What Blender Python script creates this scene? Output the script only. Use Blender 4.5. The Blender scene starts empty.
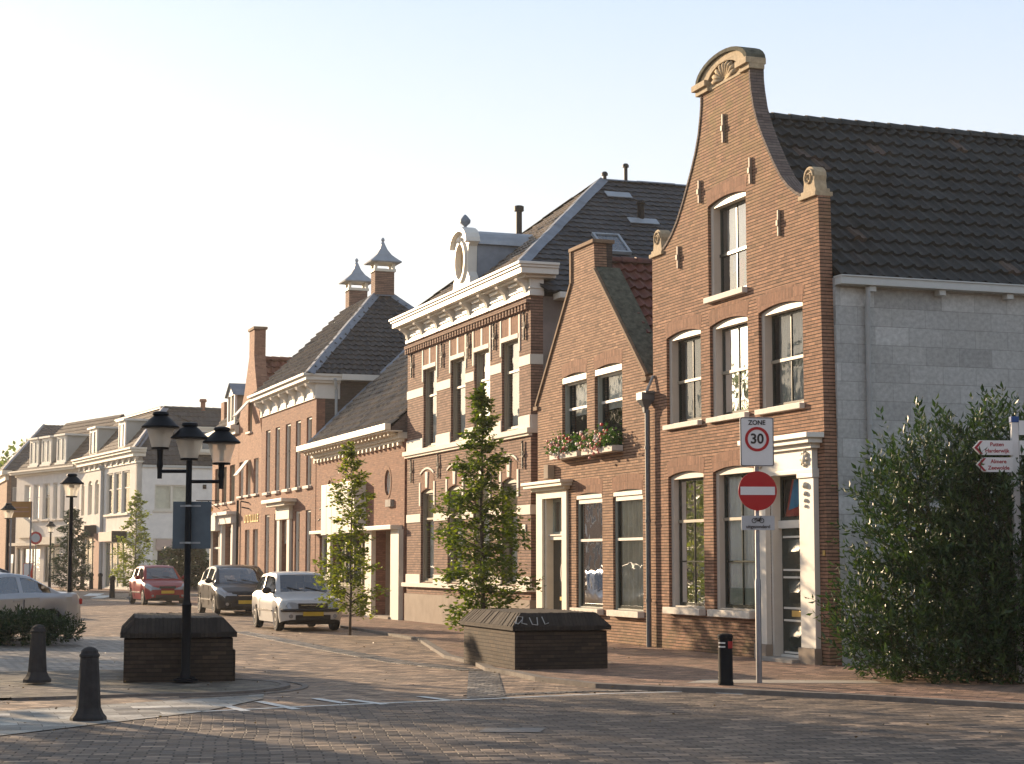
import bpy, bmesh, math, random
import numpy as np
from mathutils import Vector, Matrix
from mathutils.geometry import tessellate_polygon
random.seed(7)
R = math.radians
scene = bpy.context.scene
COL = scene.collection

# ------------------------------------------------------------------ materials
MATS = {}
def new_mat(name):
    m = bpy.data.materials.new(name); m.use_nodes = True
    nt = m.node_tree; nt.nodes.clear()
    out = nt.nodes.new('ShaderNodeOutputMaterial'); b = nt.nodes.new('ShaderNodeBsdfPrincipled')
    nt.links.new(b.outputs[0], out.inputs[0]); MATS[name] = m
    return m, nt, b, out
def nd(nt, t, **k):
    n = nt.nodes.new(t)
    for a, v in k.items(): setattr(n, a, v)
    return n
def rgba(c): return (c[0], c[1], c[2], 1)
def mixc(nt, fac, a, b, mode='MIX'):
    n = nd(nt, 'ShaderNodeMix', data_type='RGBA', blend_type=mode)
    for s, v in ((0, fac), (6, a), (7, b)):
        if hasattr(v, 'links') or isinstance(v, bpy.types.NodeSocket): nt.links.new(v, n.inputs[s])
        else: n.inputs[s].default_value = rgba(v) if s else v
    return n.outputs[2]
def noise(nt, vec, scale, detail=4, rough=.6):
    n = nd(nt, 'ShaderNodeTexNoise'); n.inputs['Scale'].default_value = scale
    n.inputs['Detail'].default_value = detail; n.inputs['Roughness'].default_value = rough
    if vec: nt.links.new(vec, n.inputs['Vector'])
    return n
def ramp(nt, fac, stops):
    n = nd(nt, 'ShaderNodeValToRGB'); e = n.color_ramp.elements
    while len(e) < len(stops): e.new(.5)
    for i, (p, c) in enumerate(stops):
        e[i].position = p; e[i].color = rgba(c) if not isinstance(c, (int, float)) else (c, c, c, 1)
    nt.links.new(fac, n.inputs[0]); return n.outputs[0]
def coord(nt, kind='Object'): return nd(nt, 'ShaderNodeTexCoord').outputs[kind]
def bump(nt, b, h, strength=.3, dist=.01):
    n = nd(nt, 'ShaderNodeBump'); n.inputs['Strength'].default_value = strength; n.inputs['Distance'].default_value = dist
    nt.links.new(h, n.inputs['Height']); nt.links.new(n.outputs[0], b.inputs['Normal'])

def plain(name, c, rough=.6, metal=0, var=.12, scale=6, spec=.4, bmp=0):
    m, nt, b, o = new_mat(name)
    co = coord(nt)
    n = noise(nt, co, scale)
    dk = tuple(x * (1 - var) for x in c); lt = tuple(min(1, x * (1 + var)) for x in c)
    col = ramp(nt, n.outputs[0], [(.3, dk), (.7, lt)])
    nt.links.new(col, b.inputs['Base Color'])
    b.inputs['Roughness'].default_value = rough; b.inputs['Metallic'].default_value = metal
    b.inputs['Specular IOR Level'].default_value = spec
    if bmp:
        n2 = noise(nt, co, scale * 9, 5); bump(nt, b, n2.outputs[0], bmp, .01)
    return m

def cells(nt, vec, bw, bh, mh, mv, offs=.5, wob=.012, wsc=1.3):
    """running bond from coordinates: (mortar mask, random per brick, second random, tilt height)"""
    def mt(op, a, b=None, c=None, clamp=False):
        n = nd(nt, 'ShaderNodeMath', operation=op, use_clamp=clamp)
        for i, v in enumerate((a, b, c)):
            if v is None: continue
            if isinstance(v, (int, float)): n.inputs[i].default_value = v
            else: nt.links.new(v, n.inputs[i])
        return n.outputs[0]
    wn = noise(nt, vec, wsc, 2); wv = nd(nt, 'ShaderNodeVectorMath', operation='MULTIPLY_ADD')
    nt.links.new(wn.outputs[1], wv.inputs[0]); wv.inputs[1].default_value = (wob, wob, 0); nt.links.new(vec, wv.inputs[2])
    sp = nd(nt, 'ShaderNodeSeparateXYZ'); nt.links.new(wv.outputs[0], sp.inputs[0])
    v = mt('DIVIDE', sp.outputs[1], bh); row = mt('FLOOR', v); fv = mt('SUBTRACT', v, row)
    u = mt('MULTIPLY_ADD', row, offs, mt('DIVIDE', sp.outputs[0], bw)); col = mt('FLOOR', u); fu = mt('SUBTRACT', u, col)
    cb = nd(nt, 'ShaderNodeCombineXYZ'); nt.links.new(col, cb.inputs[0]); nt.links.new(row, cb.inputs[1])
    w = nd(nt, 'ShaderNodeTexWhiteNoise', noise_dimensions='2D'); nt.links.new(cb.outputs[0], w.inputs[0])
    ws = nd(nt, 'ShaderNodeSeparateXYZ'); nt.links.new(w.outputs[1], ws.inputs[0])
    def edge(f, m, amt):   # 1 in the joint, soft edges, centred on the cell border
        d = mt('ABSOLUTE', mt('SUBTRACT', f, .5)); x = mt('SUBTRACT', d, .5 - m / 2); return mt('MULTIPLY', mt('DIVIDE', x, m * .28, clamp=True), amt)
    mk = mt('MAXIMUM', edge(fv, mh / bh, 1.), edge(fu, mv[0] / bw, mv[1]))
    tilt = mt('ADD', mt('MULTIPLY', mt('SUBTRACT', fu, .5), mt('SUBTRACT', ws.outputs[1], .5)), mt('MULTIPLY', mt('SUBTRACT', fv, .5), mt('SUBTRACT', ws.outputs[2], .5)))
    return mk, ws.outputs[0], ws.outputs[1], tilt, mt
def brick(name, c1, c2, mortar, bw=.215, bh=.056, ms=.012, stain=.35, stain_c=(.10, .075, .05), bmp=.5, rot=False, rough=.85, offs=.5, moss=None, perp=.45):
    m, nt, b, o = new_mat(name)
    vec = coord(nt, 'UV')
    if rot:
        mp = nd(nt, 'ShaderNodeMapping'); mp.inputs['Rotation'].default_value = (0, 0, R(90)); nt.links.new(vec, mp.inputs[0]); vec = mp.outputs[0]
    mk, r1, r2, tilt, mt = cells(nt, vec, bw, bh, ms, (.010, perp), offs)
    c = mixc(nt, r1, c1, c2)
    f0 = ramp(nt, r2, [(0, .68), (.14, .92), (.85, 1.04), (1, 1.22)]); c = mixc(nt, 1., c, f0, 'MULTIPLY')
    n1 = noise(nt, vec, .9, 5, .65); f1 = ramp(nt, n1.outputs[0], [(.45, 0.), (.75, stain)]); c = mixc(nt, f1, c, stain_c)
    n2 = noise(nt, vec, 14, 3); f2 = ramp(nt, n2.outputs[0], [(.35, .84), (.7, 1.14)]); c = mixc(nt, 1., c, f2, 'MULTIPLY')
    c = mixc(nt, mk, c, mortar)
    for (va, vb, colr, amt) in (moss or []):
        sp = nd(nt, 'ShaderNodeSeparateXYZ'); nt.links.new(vec, sp.inputs[0])
        mr = nd(nt, 'ShaderNodeMapRange'); nt.links.new(sp.outputs[1], mr.inputs[0])
        mr.inputs[1].default_value = va; mr.inputs[2].default_value = vb; mr.inputs[3].default_value = 0; mr.inputs[4].default_value = 1
        n3 = noise(nt, vec, 2.2, 5, .7); f3 = ramp(nt, n3.outputs[0], [(.4, 0.), (.62, 1.)])
        c = mixc(nt, mt('MULTIPLY', mt('MULTIPLY', mr.outputs[0], f3), amt), c, mixc(nt, mk, colr, tuple(q * .35 for q in colr)))
    nt.links.new(c, b.inputs['Base Color'])
    b.inputs['Roughness'].default_value = rough; b.inputs['Specular IOR Level'].default_value = .3
    h = mt('ADD', mt('MULTIPLY_ADD', n2.outputs[0], .25, mt('SUBTRACT', 1., mk)), mt('MULTIPLY', tilt, .8))
    bump(nt, b, h, bmp, .008)
    return m

def tile_mat(name, cols, tw, tl, odd=None, rough=.6):
    """roof tiles: every tile (from uv) gets its own tone; odd = (colour, share)"""
    m, nt, b, o = new_mat(name)
    uv = coord(nt, 'UV')
    sc = nd(nt, 'ShaderNodeVectorMath', operation='DIVIDE'); nt.links.new(uv, sc.inputs[0]); sc.inputs[1].default_value = (tw, tl, 1)
    fl = nd(nt, 'ShaderNodeVectorMath', operation='FLOOR'); nt.links.new(sc.outputs[0], fl.inputs[0])
    wn = nd(nt, 'ShaderNodeTexWhiteNoise', noise_dimensions='2D'); nt.links.new(fl.outputs[0], wn.inputs[0])
    c = ramp(nt, wn.outputs[0], [(i / max(1, len(cols) - 1), q) for i, q in enumerate(cols)])
    if odd:
        wn2 = nd(nt, 'ShaderNodeTexWhiteNoise', noise_dimensions='3D')
        of = nd(nt, 'ShaderNodeVectorMath', operation='ADD'); nt.links.new(fl.outputs[0], of.inputs[0]); of.inputs[1].default_value = (37, 11, 5)
        nt.links.new(of.outputs[0], wn2.inputs[0])
        f = ramp(nt, wn2.outputs[0], [(1 - odd[1] - .004, 0.), (1 - odd[1], 1.)])
        c = mixc(nt, f, c, odd[0])
    n1 = noise(nt, uv, 1.2, 5, .7); f1 = ramp(nt, n1.outputs[0], [(.35, .7), (.7, 1.25)]); c = mixc(nt, 1., c, f1, 'MULTIPLY')
    n2 = noise(nt, uv, 30, 3); f2 = ramp(nt, n2.outputs[0], [(.35, .8), (.7, 1.2)]); c = mixc(nt, 1., c, f2, 'MULTIPLY')
    nt.links.new(c, b.inputs['Base Color']); b.inputs['Roughness'].default_value = rough; b.inputs['Specular IOR Level'].default_value = .35
    bump(nt, b, n2.outputs[0], .3, .006)
    return m

def leaf_mat(name, c1, c2, c3, rough=.45, trans=.35):
    m, nt, b, o = new_mat(name)
    g = nd(nt, 'ShaderNodeNewGeometry')
    c = ramp(nt, g.outputs['Random Per Island'], [(0, c1), (.55, c2), (1, c3)])
    nt.links.new(c, b.inputs['Base Color']); b.inputs['Roughness'].default_value = rough; b.inputs['Specular IOR Level'].default_value = .5
    t = nd(nt, 'ShaderNodeBsdfTranslucent')
    c2_ = mixc(nt, 1., c, (1.5, 1.6, .6), 'MULTIPLY'); nt.links.new(c2_, t.inputs[0])
    mx = nd(nt, 'ShaderNodeMixShader'); mx.inputs[0].default_value = trans
    nt.links.new(b.outputs[0], mx.inputs[1]); nt.links.new(t.outputs[0], mx.inputs[2]); nt.links.new(mx.outputs[0], o.inputs[0])
    return m

def glass_mat(name, tint=(.95, .97, .96), refl=1.45, base=.015):
    m, nt, b, o = new_mat(name); nt.nodes.remove(b)
    tr = nd(nt, 'ShaderNodeBsdfTransparent'); tr.inputs[0].default_value = rgba(tint)
    gl = nd(nt, 'ShaderNodeBsdfGlossy'); gl.inputs['Roughness'].default_value = .02; gl.inputs[0].default_value = (.95, .97, 1, 1)
    # old panes are never flat
    n = noise(nt, coord(nt), 1.7, 2); bp = nd(nt, 'ShaderNodeBump'); bp.inputs['Strength'].default_value = .25; bp.inputs['Distance'].default_value = .02
    nt.links.new(n.outputs[0], bp.inputs['Height']); nt.links.new(bp.outputs[0], gl.inputs['Normal'])
    fr = nd(nt, 'ShaderNodeFresnel'); fr.inputs[0].default_value = refl
    ad = nd(nt, 'ShaderNodeMath', operation='MULTIPLY_ADD', use_clamp=True); nt.links.new(fr.outputs[0], ad.inputs[0]); ad.inputs[1].default_value = .95; ad.inputs[2].default_value = base
    mx = nd(nt, 'ShaderNodeMixShader'); nt.links.new(ad.outputs[0], mx.inputs[0]); nt.links.new(tr.outputs[0], mx.inputs[1]); nt.links.new(gl.outputs[0], mx.inputs[2])
    nt.links.new(mx.outputs[0], o.inputs[0]); return m

def paving(name, c1, c2, mortar, bw, bh, ms, ang=0, patch=(.5, .5, .5), pamt=.4, rough=.75, bmp=.6, offs=.5, scale=.35):
    m, nt, b, o = new_mat(name)
    co = coord(nt)
    mp = nd(nt, 'ShaderNodeMapping'); mp.inputs['Rotation'].default_value = (0, 0, R(ang)); nt.links.new(co, mp.inputs[0])
    mk, r1, r2, tilt, mt = cells(nt, mp.outputs[0], bw, bh, ms, (ms, .8), offs, .14, .45)
    c = mixc(nt, r1, c1, c2)
    f0 = ramp(nt, r2, [(0, .45), (.25, .85), (.75, 1.1), (1, 1.9)]); c = mixc(nt, 1., c, f0, 'MULTIPLY')
    n1 = noise(nt, co, scale, 7, .62); f = ramp(nt, n1.outputs[0], [(.40, 0.), (.64, pamt)]); c = mixc(nt, f, c, patch)
    n2 = noise(nt, co, 2.6, 6, .75); f2 = ramp(nt, n2.outputs[0], [(.32, .55), (.5, 1.), (.7, 1.45)]); c = mixc(nt, 1., c, f2, 'MULTIPLY')
    n3 = noise(nt, co, 40, 2); f3 = ramp(nt, n3.outputs[0], [(.3, .8), (.7, 1.15)]); c = mixc(nt, 1., c, f3, 'MULTIPLY')
    c = mixc(nt, mk, c, mortar)
    nt.links.new(c, b.inputs['Base Color'])
    rr = ramp(nt, n2.outputs[0], [(.3, rough - .15), (.7, min(1, rough + .12))]); nt.links.new(rr, b.inputs['Roughness'])
    b.inputs['Specular IOR Level'].default_value = .4
    n4 = noise(nt, co, 9, 3)
    h = mt('ADD', mt('MULTIPLY_ADD', n4.outputs[0], .7, mt('SUBTRACT', 1., mk)), mt('MULTIPLY', tilt, 3.0))
    h2 = mt('MULTIPLY_ADD', n1.outputs[0], 3., h)
    bump(nt, b, h2, bmp, .014)
    return m

# ------------------------------------------------------------------ mesh builder
class MB:
    def __init__(s): s.v = []; s.f = []; s.m = []; s.uv = {}; s.T = None; s.mi = 0
    def av(s, p):
        p = Vector(p)
        if s.T is not None: p = s.T @ p
        s.v.append((p.x, p.y, p.z)); return len(s.v) - 1
    def face(s, idx, uv=None):
        s.f.append(tuple(idx)); s.m.append(s.mi)
        if uv: s.uv[len(s.f) - 1] = uv
    def quad(s, a, b, c, d, uv=None): s.face([s.av(p) for p in (a, b, c, d)], uv)
    def poly(s, pts, uv=None): s.face([s.av(p) for p in pts], uv)
    def box(s, x0, x1, y0, y1, z0, z1):
        i = [s.av((x, y, z)) for z in (z0, z1) for y in (y0, y1) for x in (x0, x1)]
        for q in ((0, 2, 3, 1), (4, 5, 7, 6), (0, 1, 5, 4), (2, 6, 7, 3), (0, 4, 6, 2), (1, 3, 7, 5)): s.face([i[k] for k in q])
    def prism(s, outer, y0, y1, holes=(), plane='xz'):
        mk = {'xz': lambda a, b, y: (a, y, b), 'yz': lambda a, b, y: (y, a, b), 'xy': lambda a, b, y: (a, b, y)}[plane]
        loops = [list(outer)] + [list(h) for h in holes]
        flat = [p for l in loops for p in l]
        tris = tessellate_polygon([[Vector((p[0], p[1], 0)) for p in l] for l in loops])
        A = [s.av(mk(p[0], p[1], y0)) for p in flat]; B = [s.av(mk(p[0], p[1], y1)) for p in flat]
        for t in tris:
            s.face([A[k] for k in t]); s.face([B[k] for k in reversed(t)])
        o = 0
        for l in loops:
            n = len(l)
            for k in range(n): s.face([A[o + k], A[o + (k + 1) % n], B[o + (k + 1) % n], B[o + k]])
            o += n
    def tube(s, pts, r, n=8, cap=True):
        """tube through pts; r number or list"""
        pts = [Vector(p) for p in pts]; rs = r if isinstance(r, (list, tuple)) else [r] * len(pts)
        rings = []
        for k, p in enumerate(pts):
            d = (pts[min(k + 1, len(pts) - 1)] - pts[max(k - 1, 0)]).normalized()
            a = d.cross(Vector((0, 0, 1)) if abs(d.z) < .9 else Vector((1, 0, 0))).normalized(); b = d.cross(a)
            rings.append([s.av(p + (a * math.cos(t) + b * math.sin(t)) * rs[k]) for t in [2 * math.pi * q / n for q in range(n)]])
        for k in range(len(rings) - 1):
            for q in range(n): s.face([rings[k][q], rings[k][(q + 1) % n], rings[k + 1][(q + 1) % n], rings[k + 1][q]])
        if cap: s.face(rings[0][::-1]); s.face(rings[-1])
    def lathe(s, prof, c=(0, 0, 0), n=16, axis='z', cap=True, rot=0):
        rings = []
        for r, h in prof:
            ring = []
            for q in range(n):
                t = 2 * math.pi * q / n + rot; a, b = r * math.cos(t), r * math.sin(t)
                p = {'z': (a, b, h), 'y': (a, h, b), 'x': (h, a, b)}[axis]
                ring.append(s.av((c[0] + p[0], c[1] + p[1], c[2] + p[2])))
            rings.append(ring)
        for k in range(len(rings) - 1):
            for q in range(n): s.face([rings[k][q], rings[k][(q + 1) % n], rings[k + 1][(q + 1) % n], rings[k + 1][q]])
        if cap: s.face(rings[0][::-1]); s.face(rings[-1])
    def ball(s, c, r, n=8, sx=1, sy=1, sz=1):
        pr = [(max(1e-4, math.sin(math.pi * k / n)) * r, -math.cos(math.pi * k / n) * r) for k in range(n + 1)]
        T0 = s.T; M = Matrix.Translation(c) @ Matrix.Diagonal((sx, sy, sz, 1)); s.T = M if T0 is None else T0 @ M
        s.lathe(pr, n=n + 2); s.T = T0
    def build(s, name, mats, parent=None, smooth=False, bevel=0, recalc=True, loc=None, rotz=0, angle=None):
        me = bpy.data.meshes.new(name)
        me.from_pydata(s.v, [], s.f); me.update()
        if not isinstance(mats, (list, tuple)): mats = [mats]
        for q in mats: me.materials.append(q)
        if len(mats) > 1: me.polygons.foreach_set('material_index', s.m)
        if (recalc or bevel) and not s.uv:
            bm = bmesh.new(); bm.from_mesh(me)
            bmesh.ops.recalc_face_normals(bm, faces=bm.faces)
            if bevel:
                bmesh.ops.remove_doubles(bm, verts=bm.verts, dist=1e-5)
                ed = [e for e in bm.edges if len(e.link_faces) == 2 and e.calc_face_angle(0) > .6]
                bmesh.ops.bevel(bm, geom=ed, offset=bevel, segments=2, profile=.6, affect='EDGES', clamp_overlap=True)
            bm.to_mesh(me); bm.free()
        uvl = me.uv_layers.new(name='UVMap')
        n = len(me.loops)
        lv = np.empty(n, int); me.loops.foreach_get('vertex_index', lv)
        co = np.empty(len(me.vertices) * 3); me.vertices.foreach_get('co', co); co = co.reshape(-1, 3)
        pn = np.empty(len(me.polygons) * 3); me.polygons.foreach_get('normal', pn); pn = np.abs(pn.reshape(-1, 3))
        lt = np.empty(len(me.polygons), int); me.polygons.foreach_get('loop_total', lt)
        nl = np.repeat(pn, lt, axis=0); c = co[lv]
        u = np.where(nl[:, 2] > .75, c[:, 0], np.where(nl[:, 0] > nl[:, 1], c[:, 1], c[:, 0]))
        v = np.where(nl[:, 2] > .75, c[:, 1], c[:, 2])
        uvs = np.stack([u, v], 1)
        if s.uv:
            st = np.concatenate([[0], np.cumsum(lt)[:-1]])
            for fi, q in s.uv.items(): uvs[st[fi]:st[fi] + lt[fi]] = q
        uvl.data.foreach_set('uv', uvs.ravel())
        if smooth:
            me.polygons.foreach_set('use_smooth', [True] * len(me.polygons))
            if angle:
                try: me.set_sharp_from_angle(angle=R(angle))
                except Exception: pass
        ob = bpy.data.objects.new(name, me); COL.objects.link(ob)
        if parent: ob.parent = parent
        if loc is not None: ob.location = loc
        if rotz: ob.rotation_euler.z = rotz
        return ob

def split_build(q, name, mat, parent, **k):
    """every loose piece of the builder becomes a part of its own"""
    par = list(range(len(q.v)))
    def find(i):
        while par[i] != i: par[i] = par[par[i]]; i = par[i]
        return i
    for f in q.f:
        a = find(f[0])
        for j in f[1:]: par[find(j)] = a
    grp = {}
    for f in q.f: grp.setdefault(find(f[0]), []).append(f)
    out = []
    for fs in grp.values():
        n = MB(); mp = {}
        for f in fs:
            for i in f:
                if i not in mp: mp[i] = len(n.v); n.v.append(q.v[i])
            n.f.append(tuple(mp[i] for i in f)); n.m.append(0)
        out.append(n.build(name, mat, parent, **k))
    return out
def tag(o, label=None, cat=None, group=None, kind=None):
    if label: o['label'] = label
    if cat: o['category'] = cat
    if group: o['group'] = group
    if kind: o['kind'] = kind
    return o
def empty(name, loc, rz=0, **k):
    o = bpy.data.objects.new(name, None); COL.objects.link(o); o.location = loc; o.rotation_euler = (0, 0, rz); o.empty_display_size = .3
    return tag(o, **k)
def copy_tree(o, parent=None):
    c = o.copy(); COL.objects.link(c)
    if parent: c.parent = parent
    for ch in list(o.children): copy_tree(ch, c)
    return c
def text_mesh(name, body, size, mat, parent, loc, rot, extrude=.003, align='CENTER', sx=1.0, bold=0):
    cu = bpy.data.curves.new(name, 'FONT'); cu.body = body; cu.size = size; cu.extrude = extrude; cu.align_x = align; cu.align_y = 'CENTER'; cu.offset = bold
    tmp = bpy.data.objects.new('t', cu); COL.objects.link(tmp)
    dg = bpy.context.evaluated_depsgraph_get(); me = bpy.data.meshes.new_from_object(tmp.evaluated_get(dg)); bpy.data.objects.remove(tmp)
    me.name = name; me.materials.clear(); me.materials.append(mat)
    o = bpy.data.objects.new(name, me); COL.objects.link(o); o.parent = parent; o.location = loc; o.rotation_euler = rot; o.scale = (sx, 1, 1)
    return o

# ------------------------------------------------------------------ roof tiles as real geometry
def tile_roof(name, P0, A, B, poly, tw, tl, mat, parent, amp=.035, step=.035, seg=5, jit=.006, seed=1):
    """P0 origin, A unit vector along the courses, B unit vector up the slope, poly convex [(a,b)]"""
    rng = np.random.default_rng(seed)
    a0 = min(p[0] for p in poly); a1 = max(p[0] for p in poly); b0 = min(p[1] for p in poly); b1 = max(p[1] for p in poly)
    na = int(math.ceil((a1 - a0) / tw)) + 1; nb = int(math.ceil((b1 - b0) / tl)) + 1
    xs = a0 + np.arange(na * seg + 1) * tw / seg
    ph = (np.arange(na * seg + 1) % seg) / seg
    wave = amp * (np.clip(np.sin(ph * 2 * np.pi), -.35, 1) + .35)
    til = np.minimum((np.arange(na * seg + 1) // seg), na - 1)
    rows = []; hs = []
    J = rng.normal(0, jit, (nb, na))
    for k in range(nb):
        j = J[k][til]
        rows += [b0 + k * tl, b0 + (k + 1) * tl]; hs += [wave + step + j, wave * .8 + j * .3]
    V = np.zeros((len(rows), len(xs), 3)); V[:, :, 0] = xs[None]; V[:, :, 1] = np.array(rows)[:, None]; V[:, :, 2] = np.array(hs)
    nx = len(xs); bm = bmesh.new()
    vs = [bm.verts.new(p) for p in V.reshape(-1, 3)]
    uvl = bm.loops.layers.uv.new('UVMap')
    for r in range(len(rows) - 1):
        for q in range(nx - 1):
            f = bm.faces.new((vs[r * nx + q], vs[r * nx + q + 1], vs[(r + 1) * nx + q + 1], vs[(r + 1) * nx + q])); f.smooth = True
    n = len(poly); area = sum(poly[i][0] * poly[(i + 1) % n][1] - poly[(i + 1) % n][0] * poly[i][1] for i in range(n))
    pl = poly if area > 0 else poly[::-1]
    for i in range(n):
        p, q = pl[i], pl[(i + 1) % n]; e = (q[0] - p[0], q[1] - p[1])
        bmesh.ops.bisect_plane(bm, geom=bm.verts[:] + bm.edges[:] + bm.faces[:], plane_co=(p[0], p[1], 0), plane_no=(e[1], -e[0], 0), clear_outer=True)
    for f in bm.faces:
        c = f.calc_center_median()
        for l in f.loops:   # uv nudged to the tile's inside so that each face gets one tile's tone
            x = c.x + (l.vert.co.x - c.x) * .98; y = c.y + (l.vert.co.y - c.y) * .98
            l[uvl].uv = (x - a0, y - b0)
    me = bpy.data.meshes.new(name); 
    A = Vector(A).normalized(); B = Vector(B).normalized(); N = A.cross(B)
    if N.z < 0: N = -N
    M = Matrix((A, B, N)).transposed().to_4x4(); M.translation = Vector(P0)
    bm.transform(M)
    bmesh.ops.recalc_face_normals(bm, faces=bm.faces)
    bm.to_mesh(me); bm.free(); me.materials.append(mat)
    try: me.set_sharp_from_angle(angle=R(40))
    except Exception: pass
    o = bpy.data.objects.new(name, me); COL.objects.link(o); o.parent = parent
    return o

def ridge_caps(parent, p0, p1, r, L, mat, name='ridge_tiles'):
    mb = MB(); p0 = Vector(p0); p1 = Vector(p1); d = (p1 - p0); n = max(1, int(d.length / L)); d.normalize()
    sd = d.cross(Vector((0, 0, 1))).normalized(); up = sd.cross(d)
    for k in range(n):
        a = p0 + d * (k * L); b = p0 + d * ((k + 1) * L + .03)
        ra, rb = r * 1.12, r * .95
        A = []; B = []
        for q in range(7):
            t = math.pi * q / 6 
            A.append(mb.av(a + sd * math.cos(t) * ra + up * (math.sin(t) * ra - .02))); B.append(mb.av(b + sd * math.cos(t) * rb + up * (math.sin(t) * rb - .02)))
        for q in range(6): mb.face([A[q], A[q + 1], B[q + 1], B[q]])
        mb.face(A); mb.face(B)
    return mb.build(name, mat, parent)

# ------------------------------------------------------------------ windows
def opening(x0, x1, z0, z1, rise=0, n=10):
    if rise <= 0: return [(x0, z0), (x1, z0), (x1, z1), (x0, z1)]
    w = (x1 - x0) / 2; rad = (w * w + rise * rise) / (2 * rise); cx = (x0 + x1) / 2; cz = z1 + rise - rad; a = math.asin(min(1, w / rad))
    return [(x0, z0), (x1, z0)] + [(cx + rad * math.sin(a - 2 * a * k / n), cz + rad * math.cos(a - 2 * a * k / n)) for k in range(n + 1)]

def window(H, x0, x1, z0, z1, rise=0, rev=.07, fw=.08, fd=.14, frame=None, sash=None, meet=None, rail=None, mull=0, bars=(), sill=None, sillm=None,
           arch=None, archm=None, curtain=None, cur_h=1., cur_d=.12, glass=None, y_wall=0, low_mull=None, label=None, blind=None, top_rail=None):
    M = MATS; frame = frame or M['cream_paint']; sash = sash or M['dark_sash']; glass = glass or M['glass']
    op = opening(x0 + .002, x1 - .002, z0 + .002, z1, rise - .002 if rise else 0)
    ix0, ix1, iz0, iz1 = x0 + fw, x1 - fw, z0 + .03, z1 - fw * .6 + (rise * .2)
    y0 = y_wall + rev; y1 = y0 + fd
    m = MB(); m.prism(op, y0, y1, [[(ix0, iz0), (ix1, iz0), (ix1, iz1), (ix0, iz1)]])
    W = m.build('window', frame, H)
    if label: W['label'] = label
    s = MB(); ys = y1 - .055; sw = .045
    s.prism([(ix0 + .001, iz0 + .001), (ix1 - .001, iz0 + .001), (ix1 - .001, iz1 - .001), (ix0 + .001, iz1 - .001)], ys, ys + .04,
            [[(ix0 + sw, iz0 + sw * 1.4), (ix1 - sw, iz0 + sw * 1.4), (ix1 - sw, iz1 - sw), (ix0 + sw, iz1 - sw)]])
    zt = iz1 - sw; zb = iz0 + sw * 1.4; zm = meet if meet else zb
    if mull:
        for k in range(mull):
            xc = ix0 + sw + (ix1 - ix0 - 2 * sw) * (k + 1) / (mull + 1)
            s.box(xc - .013, xc + .013, ys + .004, ys + .036, zm, zt + .01)
            if meet and (low_mull is None or low_mull): s.box(xc - .013, xc + .013, ys + .003, ys + .034, zb - .01, zm)
    for zz in bars: s.box(ix0 + sw - .01, ix1 - sw + .01, ys + .005, ys + .037, zz - .014, zz + .014)
    s.build('sash', sash, W)
    if meet:
        r = MB(); r.box(ix0 + .003, ix1 - .003, ys - .022, ys + .02, meet - .026, meet + .026); r.build('meeting_rail', rail or sash, W)
    if top_rail:
        r = MB(); r.box(ix0 + .003, ix1 - .003, ys - .045, ys - .004, iz1 - .13, iz1 - .004); r.build('blind_case', top_rail, W)
    g = MB(); yg = ys + .02
    g.quad((ix0 + sw - .005, yg, zb - .01), (ix1 - sw + .005, yg, zb - .01), (ix1 - sw + .005, yg, zt + .005), (ix0 + sw - .005, yg, zt + .005)); g.build('pane', glass, W)
    if sill:
        th, pr, ov = sill; q = MB(); q.box(x0 - ov, x1 + ov, y_wall - pr, y0 + .02, z0 - th, z0); q.build('sill', sillm or M['sill_stone'], W, bevel=.008)
    if arch:
        ha, ov = arch; lo = opening(x0 - .0, x1 + .0, z0, z1, rise)[2:] if rise else [(x1, z1), (x0, z1)]
        hi = opening(x0 - ov, x1 + ov, z0, z1 + ha, rise * 1.15)[2:] if rise else [(x1 + ov, z1 + ha), (x0 - ov, z1 + ha)]
        a = MB(); a.prism([(p[0], p[1]) for p in hi] + [(p[0], p[1]) for p in reversed(lo)], y_wall - .003, y_wall + .05); a.build('brick_arch', archm or M['brick_arch'], W)
    if curtain:
        c = MB(); yc = yg + cur_d; n = 26; zz0 = zb - .02; zz1 = zt + .03; zz0 = zz1 - (zz1 - zz0) * cur_h
        pts = [(ix0 + (ix1 - ix0) * k / n, yc + .018 * math.sin(k * 1.9) + .01 * math.sin(k * .7)) for k in range(n + 1)]
        for k in range(n): c.quad((pts[k][0], pts[k][1], zz0), (pts[k + 1][0], pts[k + 1][1], zz0), (pts[k + 1][0], pts[k + 1][1], zz1), (pts[k][0], pts[k][1], zz1))
        c.build('curtain', curtain, W, smooth=True)
    if blind:
        bm_, fr = blind; c = MB(); yc = yg + .03; c.box(ix0 + .02, ix1 - .02, yc, yc + .01, zt - (zt - zb) * fr, zt); c.build('roller_blind', bm_, W)
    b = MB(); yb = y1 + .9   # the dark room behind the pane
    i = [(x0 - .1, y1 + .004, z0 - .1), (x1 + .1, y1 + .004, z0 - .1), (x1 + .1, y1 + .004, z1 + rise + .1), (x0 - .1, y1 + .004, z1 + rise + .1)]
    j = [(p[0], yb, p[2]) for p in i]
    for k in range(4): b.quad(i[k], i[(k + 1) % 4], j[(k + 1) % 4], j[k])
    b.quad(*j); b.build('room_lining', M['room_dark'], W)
    return W
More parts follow.
